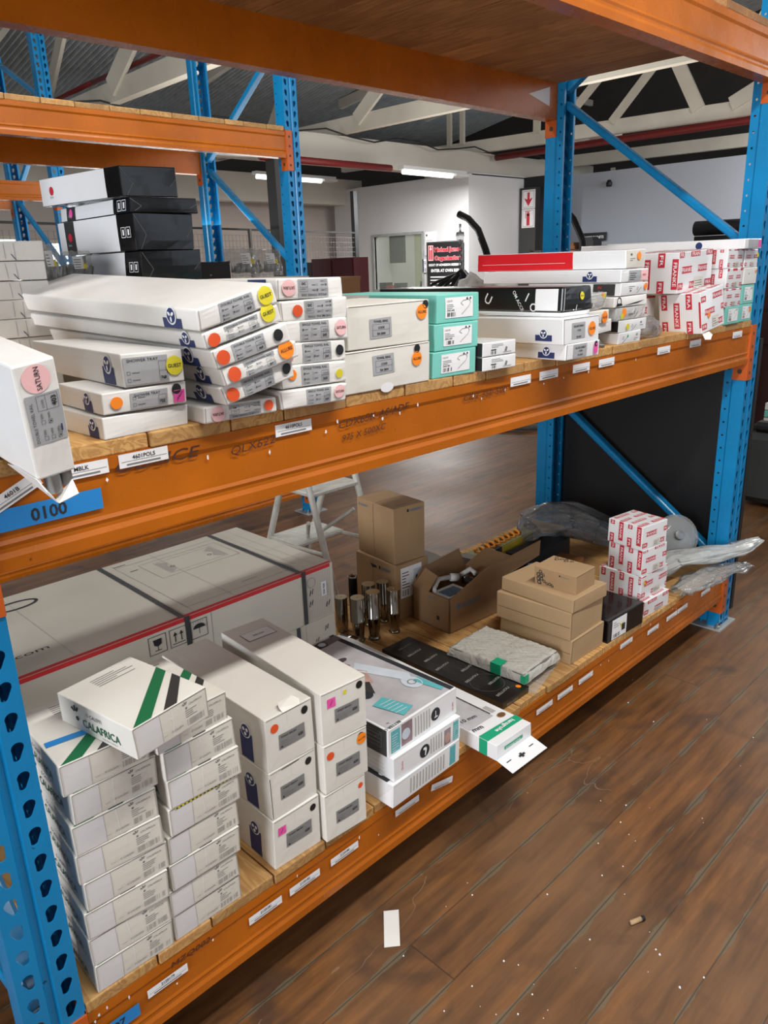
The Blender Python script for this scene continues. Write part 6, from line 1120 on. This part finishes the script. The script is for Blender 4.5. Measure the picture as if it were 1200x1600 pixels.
for i, (y, h, m, t) in enumerate(((11.3, .18, 'sign_black', 'black monitor at the left of the office desk'), (11.1, .12, 'franke_red', 'small red box on the office desk'), (10.85, .17, 'charcoal', 'dark grey device on the office desk'), (10.1, .2, 'sign_black', 'black chair back seen above the office desk'), (9.9, .15, 'glass_dark', 'dark bottle rack on the office desk'))):
    mb = MB(); mb.box(12.0, 12.2, y - .1, y + .1, .92, .92 + h, m); mb.box(12.0, 12.3, y - .05, y + .05, .92, .95, m); tag(mb.build('desk_item'), t, 'office item')
wall_sign('small_black_sign', 'small black name sign on the recessed wall', 14.15, 7.18, 7.72, 1.78, 1.94, 'sign_black', lambda D, w, h: D.text('MOBILE UNITS', .05, .05, .07, 'paper', 1, width=w * .8, bold=.03))
mb = MB(); mb.box(13.6, 14.1, 5.9, 7.9, 0, 1.66, 'wall_cool'); mb.box(13.55, 14.15, 5.85, 7.95, 1.66, 1.70, 'tube_off'); tag(mb.build('counter'), 'pale counter in front of the recessed wall', 'counter')
for i, (y, z, m, t) in enumerate(((7.45, 1.70, 'wood_brown', 'brown machine on the counter'), (7.05, 1.78, 'sign_black', 'black device on the counter'))):
    mb = MB(); mb.box(13.2, 13.5, y - .15, y + .15, z - .2, z, m); mb.box(13.25, 13.45, y - .1, y + .1, z, z + .06, m); mb.box(13.22, 13.48, y - .14, y + .14, 0, z - .2, 'glass_dark'); tag(mb.build('counter_machine'), t, 'machine')
for i, y in enumerate((7.9, 7.3, 6.8)):
    mb = MB(); mb.tube([(12.6, y, 0), (12.6, y, 1.66)], .012, 'chrome', 8); mb.tube([(12.6, y, 1.62), (12.6, y - .5, 1.62)], .01, 'chrome', 8); mb.box(12.59, 12.6, y - .5, y, 1.2, 1.6, 'pane'); tag(mb.build('glass_barrier', None, True), ['left', 'middle', 'right'][i] + ' chrome and glass barrier panel beyond the engine crane', 'barrier')
mb = MB(); mb.lathe([(.05, -.06), (.06, 0), (.03, .06)], 'sign_black', 12, (14.1, 7.15, 2.82)); tag(mb.build('security_camera', None, True), 'small black dome camera at the top of the recessed wall', 'camera')
# hoist with chain and black straps
e = empty('lifting_hoist', (8, 5.6, 0), (0, 0, 0), 'black curved lifting hoist arm with a chain and a bundle of black straps', 'hoist')
mb = MB(); mb.tube([(0, -.62, 0), (0, -.52, .8), (0, -.36, 1.25), (0, -.22, 1.62), (0, -.10, 1.86), (0, .06, 2.0), (0, .22, 2.07)], .045, 'black_gloss', 12); mb.tube([(-.5, -.6, .05), (.6, -.6, .05)], .05, 'black_matt', 10); mb.build('hoist_arm', e, True)
mb = MB(); mb.lathe([(.05, -.05), (.06, 0), (.05, .05)], 'steel', 10, (0, .20, 1.80)); mb.tube([(0, .20, 1.95), (0, .20, 1.85)], .015, 'steel', 8); mb.build('hook_block', e, True); mb = MB()
for k in range(9): a = (k % 2) * math.pi / 2; mb.tube([(.022 * math.cos(a) * math.cos(t), .20 + .022 * math.sin(a) * math.cos(t), 1.72 - .045 * k + .033 * math.sin(t)) for t in [i * math.pi / 6 for i in range(13)]], .007, 'steel', 6)
mb.build('chain', e, True); mb = MB(); q = random.Random(2)
for k in range(16):
    y1 = .16 + q.uniform(-.9, 1.0); mb.tube([(q.uniform(-.05, .05), .17, 1.36), (q.uniform(-.1, .1), .17 + (y1 - .17) * .5 + q.uniform(-.03, .03), 1.18 + q.uniform(-.04, .04)), (q.uniform(-.1, .1), y1, .95)], .022, 'black_matt', 6)
mb.build('lifting_straps', e, True)
mb = MB(); mb.tube([(11.0, 5.62, 0), (11.0, 5.66, 1.2), (11.0, 5.78, 1.72), (11.0, 5.97, 2.06), (11.0, 6.12, 2.2)], .05, 'black_gloss', 10); tag(mb.build('curved_black_pipe', None, True), 'black curved pipe just right of the rear blue post', 'pipe')
mb = MB(); mb.tube([(6.0, 1.74, 1.66), (6.0, 1.22, 1.66)], .055, 'black_matt', 14); mb.tube([(6.0, 1.22, 1.66), (6.0, 1.08, 1.66)], .058, 's_orange', 14); mb.box(5.9, 6.1, 1.3, 1.7, 0, 1.6, 'black_matt'); tag(mb.build('black_roll', None, True), 'black roll with an orange end band on a dark cabinet, above the long thin box', 'roll')
mb = MB(); mb.box(7.32, 7.6, 7.15, 8.06, 0, 1.585, 'maroon'); mb.box(7.31, 7.32, 7.18, 7.59, .1, 1.56, 'maroon'); mb.box(7.31, 7.32, 7.62, 8.03, .1, 1.56, 'maroon'); tag(mb.build('maroon_cabinet'), 'dark red cabinet beside the blue post of the rear rack', 'cabinet')
mb = MB(); mb.box(7.32, 7.5, 8.07, 8.22, 0, 1.54, 'cable'); tag(mb.build('black_cabinet'), 'narrow black cabinet next to the dark red one', 'cabinet')
mb = MB(); mb.box(1.36, 1.465, .80, .90, ZM, 1.437, 'kraft_brown'); mb.box(1.358, 1.467, .798, .902, 1.43, 1.44, 'kraft_brown'); tag(mb.build('brown_box'), 'brown box standing behind the straight pile of towel rail boxes', 'box')
# hoses on the floor
mb = MB(); mb.tube([(6.4 + .9 * math.cos(t), 3.35 + .7 * math.sin(t), .03) for t in [i * math.pi / 16 for i in range(33)]], .03, 'hose', 8); tag(mb.build('floor_hose', None, True), 'grey hose lying in a loop on the floor beyond the rear post', 'hose')
mb = MB(); mb.tube([(6.3 + 1.1 * math.cos(t), 3.4 + .95 * math.sin(t), .035) for t in [i * math.pi / 16 for i in range(33)]], .03, 'hose', 8); tag(mb.build('floor_hose', None, True), 'outer loop of grey hose on the floor beyond the rear post', 'hose')
# seats and cabinets seen at the right edge
e = empty('sofa', (4.35, -.9, 0), (0, 0, 0), 'dark grey sofa beyond the right end of the rack', 'sofa'); mb = MB(); mb.box(0, .85, 0, 1.50, .03, .46, 'sofa'); o = mb.build('base', e); o.modifiers.new('b', 'BEVEL').width = .04
mb = MB(); mb.box(.62, .85, 0, 1.5, .46, .62, 'sofa'); o = mb.build('backrest', e); o.modifiers.new('b', 'BEVEL').width = .04
blob('draped_blanket', (4.62, .08, .462), (.22, .20, .22), 31, 'fabric_grey', 'crumpled grey cloth heaped on the sofa', 'cloth', amp=.3, fr=4); mb = MB(); mb.box(4.36, 4.46, .42, .56, .461, .52, 'black_matt'); o = mb.build('black_pouch'); o.modifiers.new('b', 'BEVEL').width = .02; tag(o, 'small black pouch lying on the sofa', 'pouch')
for k in range(3): mb = MB(); mb.box(4.62, 4.94, .42, .59, .461 + .045 * k, .50 + .045 * k, ['white2', 'mint', 'white2'][k]); o = mb.build('magazine'); tag(o, ['lowest', 'green middle', 'topmost'][k] + ' pale book in the pile on the sofa', 'book', 'books on the sofa')
e = empty('red_brown_cabinet', (6.4, -.6, 0), (0, 0, 0), 'dark red-brown cabinet behind the sofa at the right edge', 'cabinet'); mb = MB(); mb.box(0, .5, 0, 2.0, 0, 1.35, 'cab_red'); mb.build('cabinet_body', e)
for z0, z1 in ((.75, 1.0), (1.03, 1.30)):
    for y0 in (.1, .75, 1.38): mb = MB(); mb.box(-.02, 0, y0, y0 + .55, z0, z1, 'cab_red'); mb.build('cabinet_door', e)
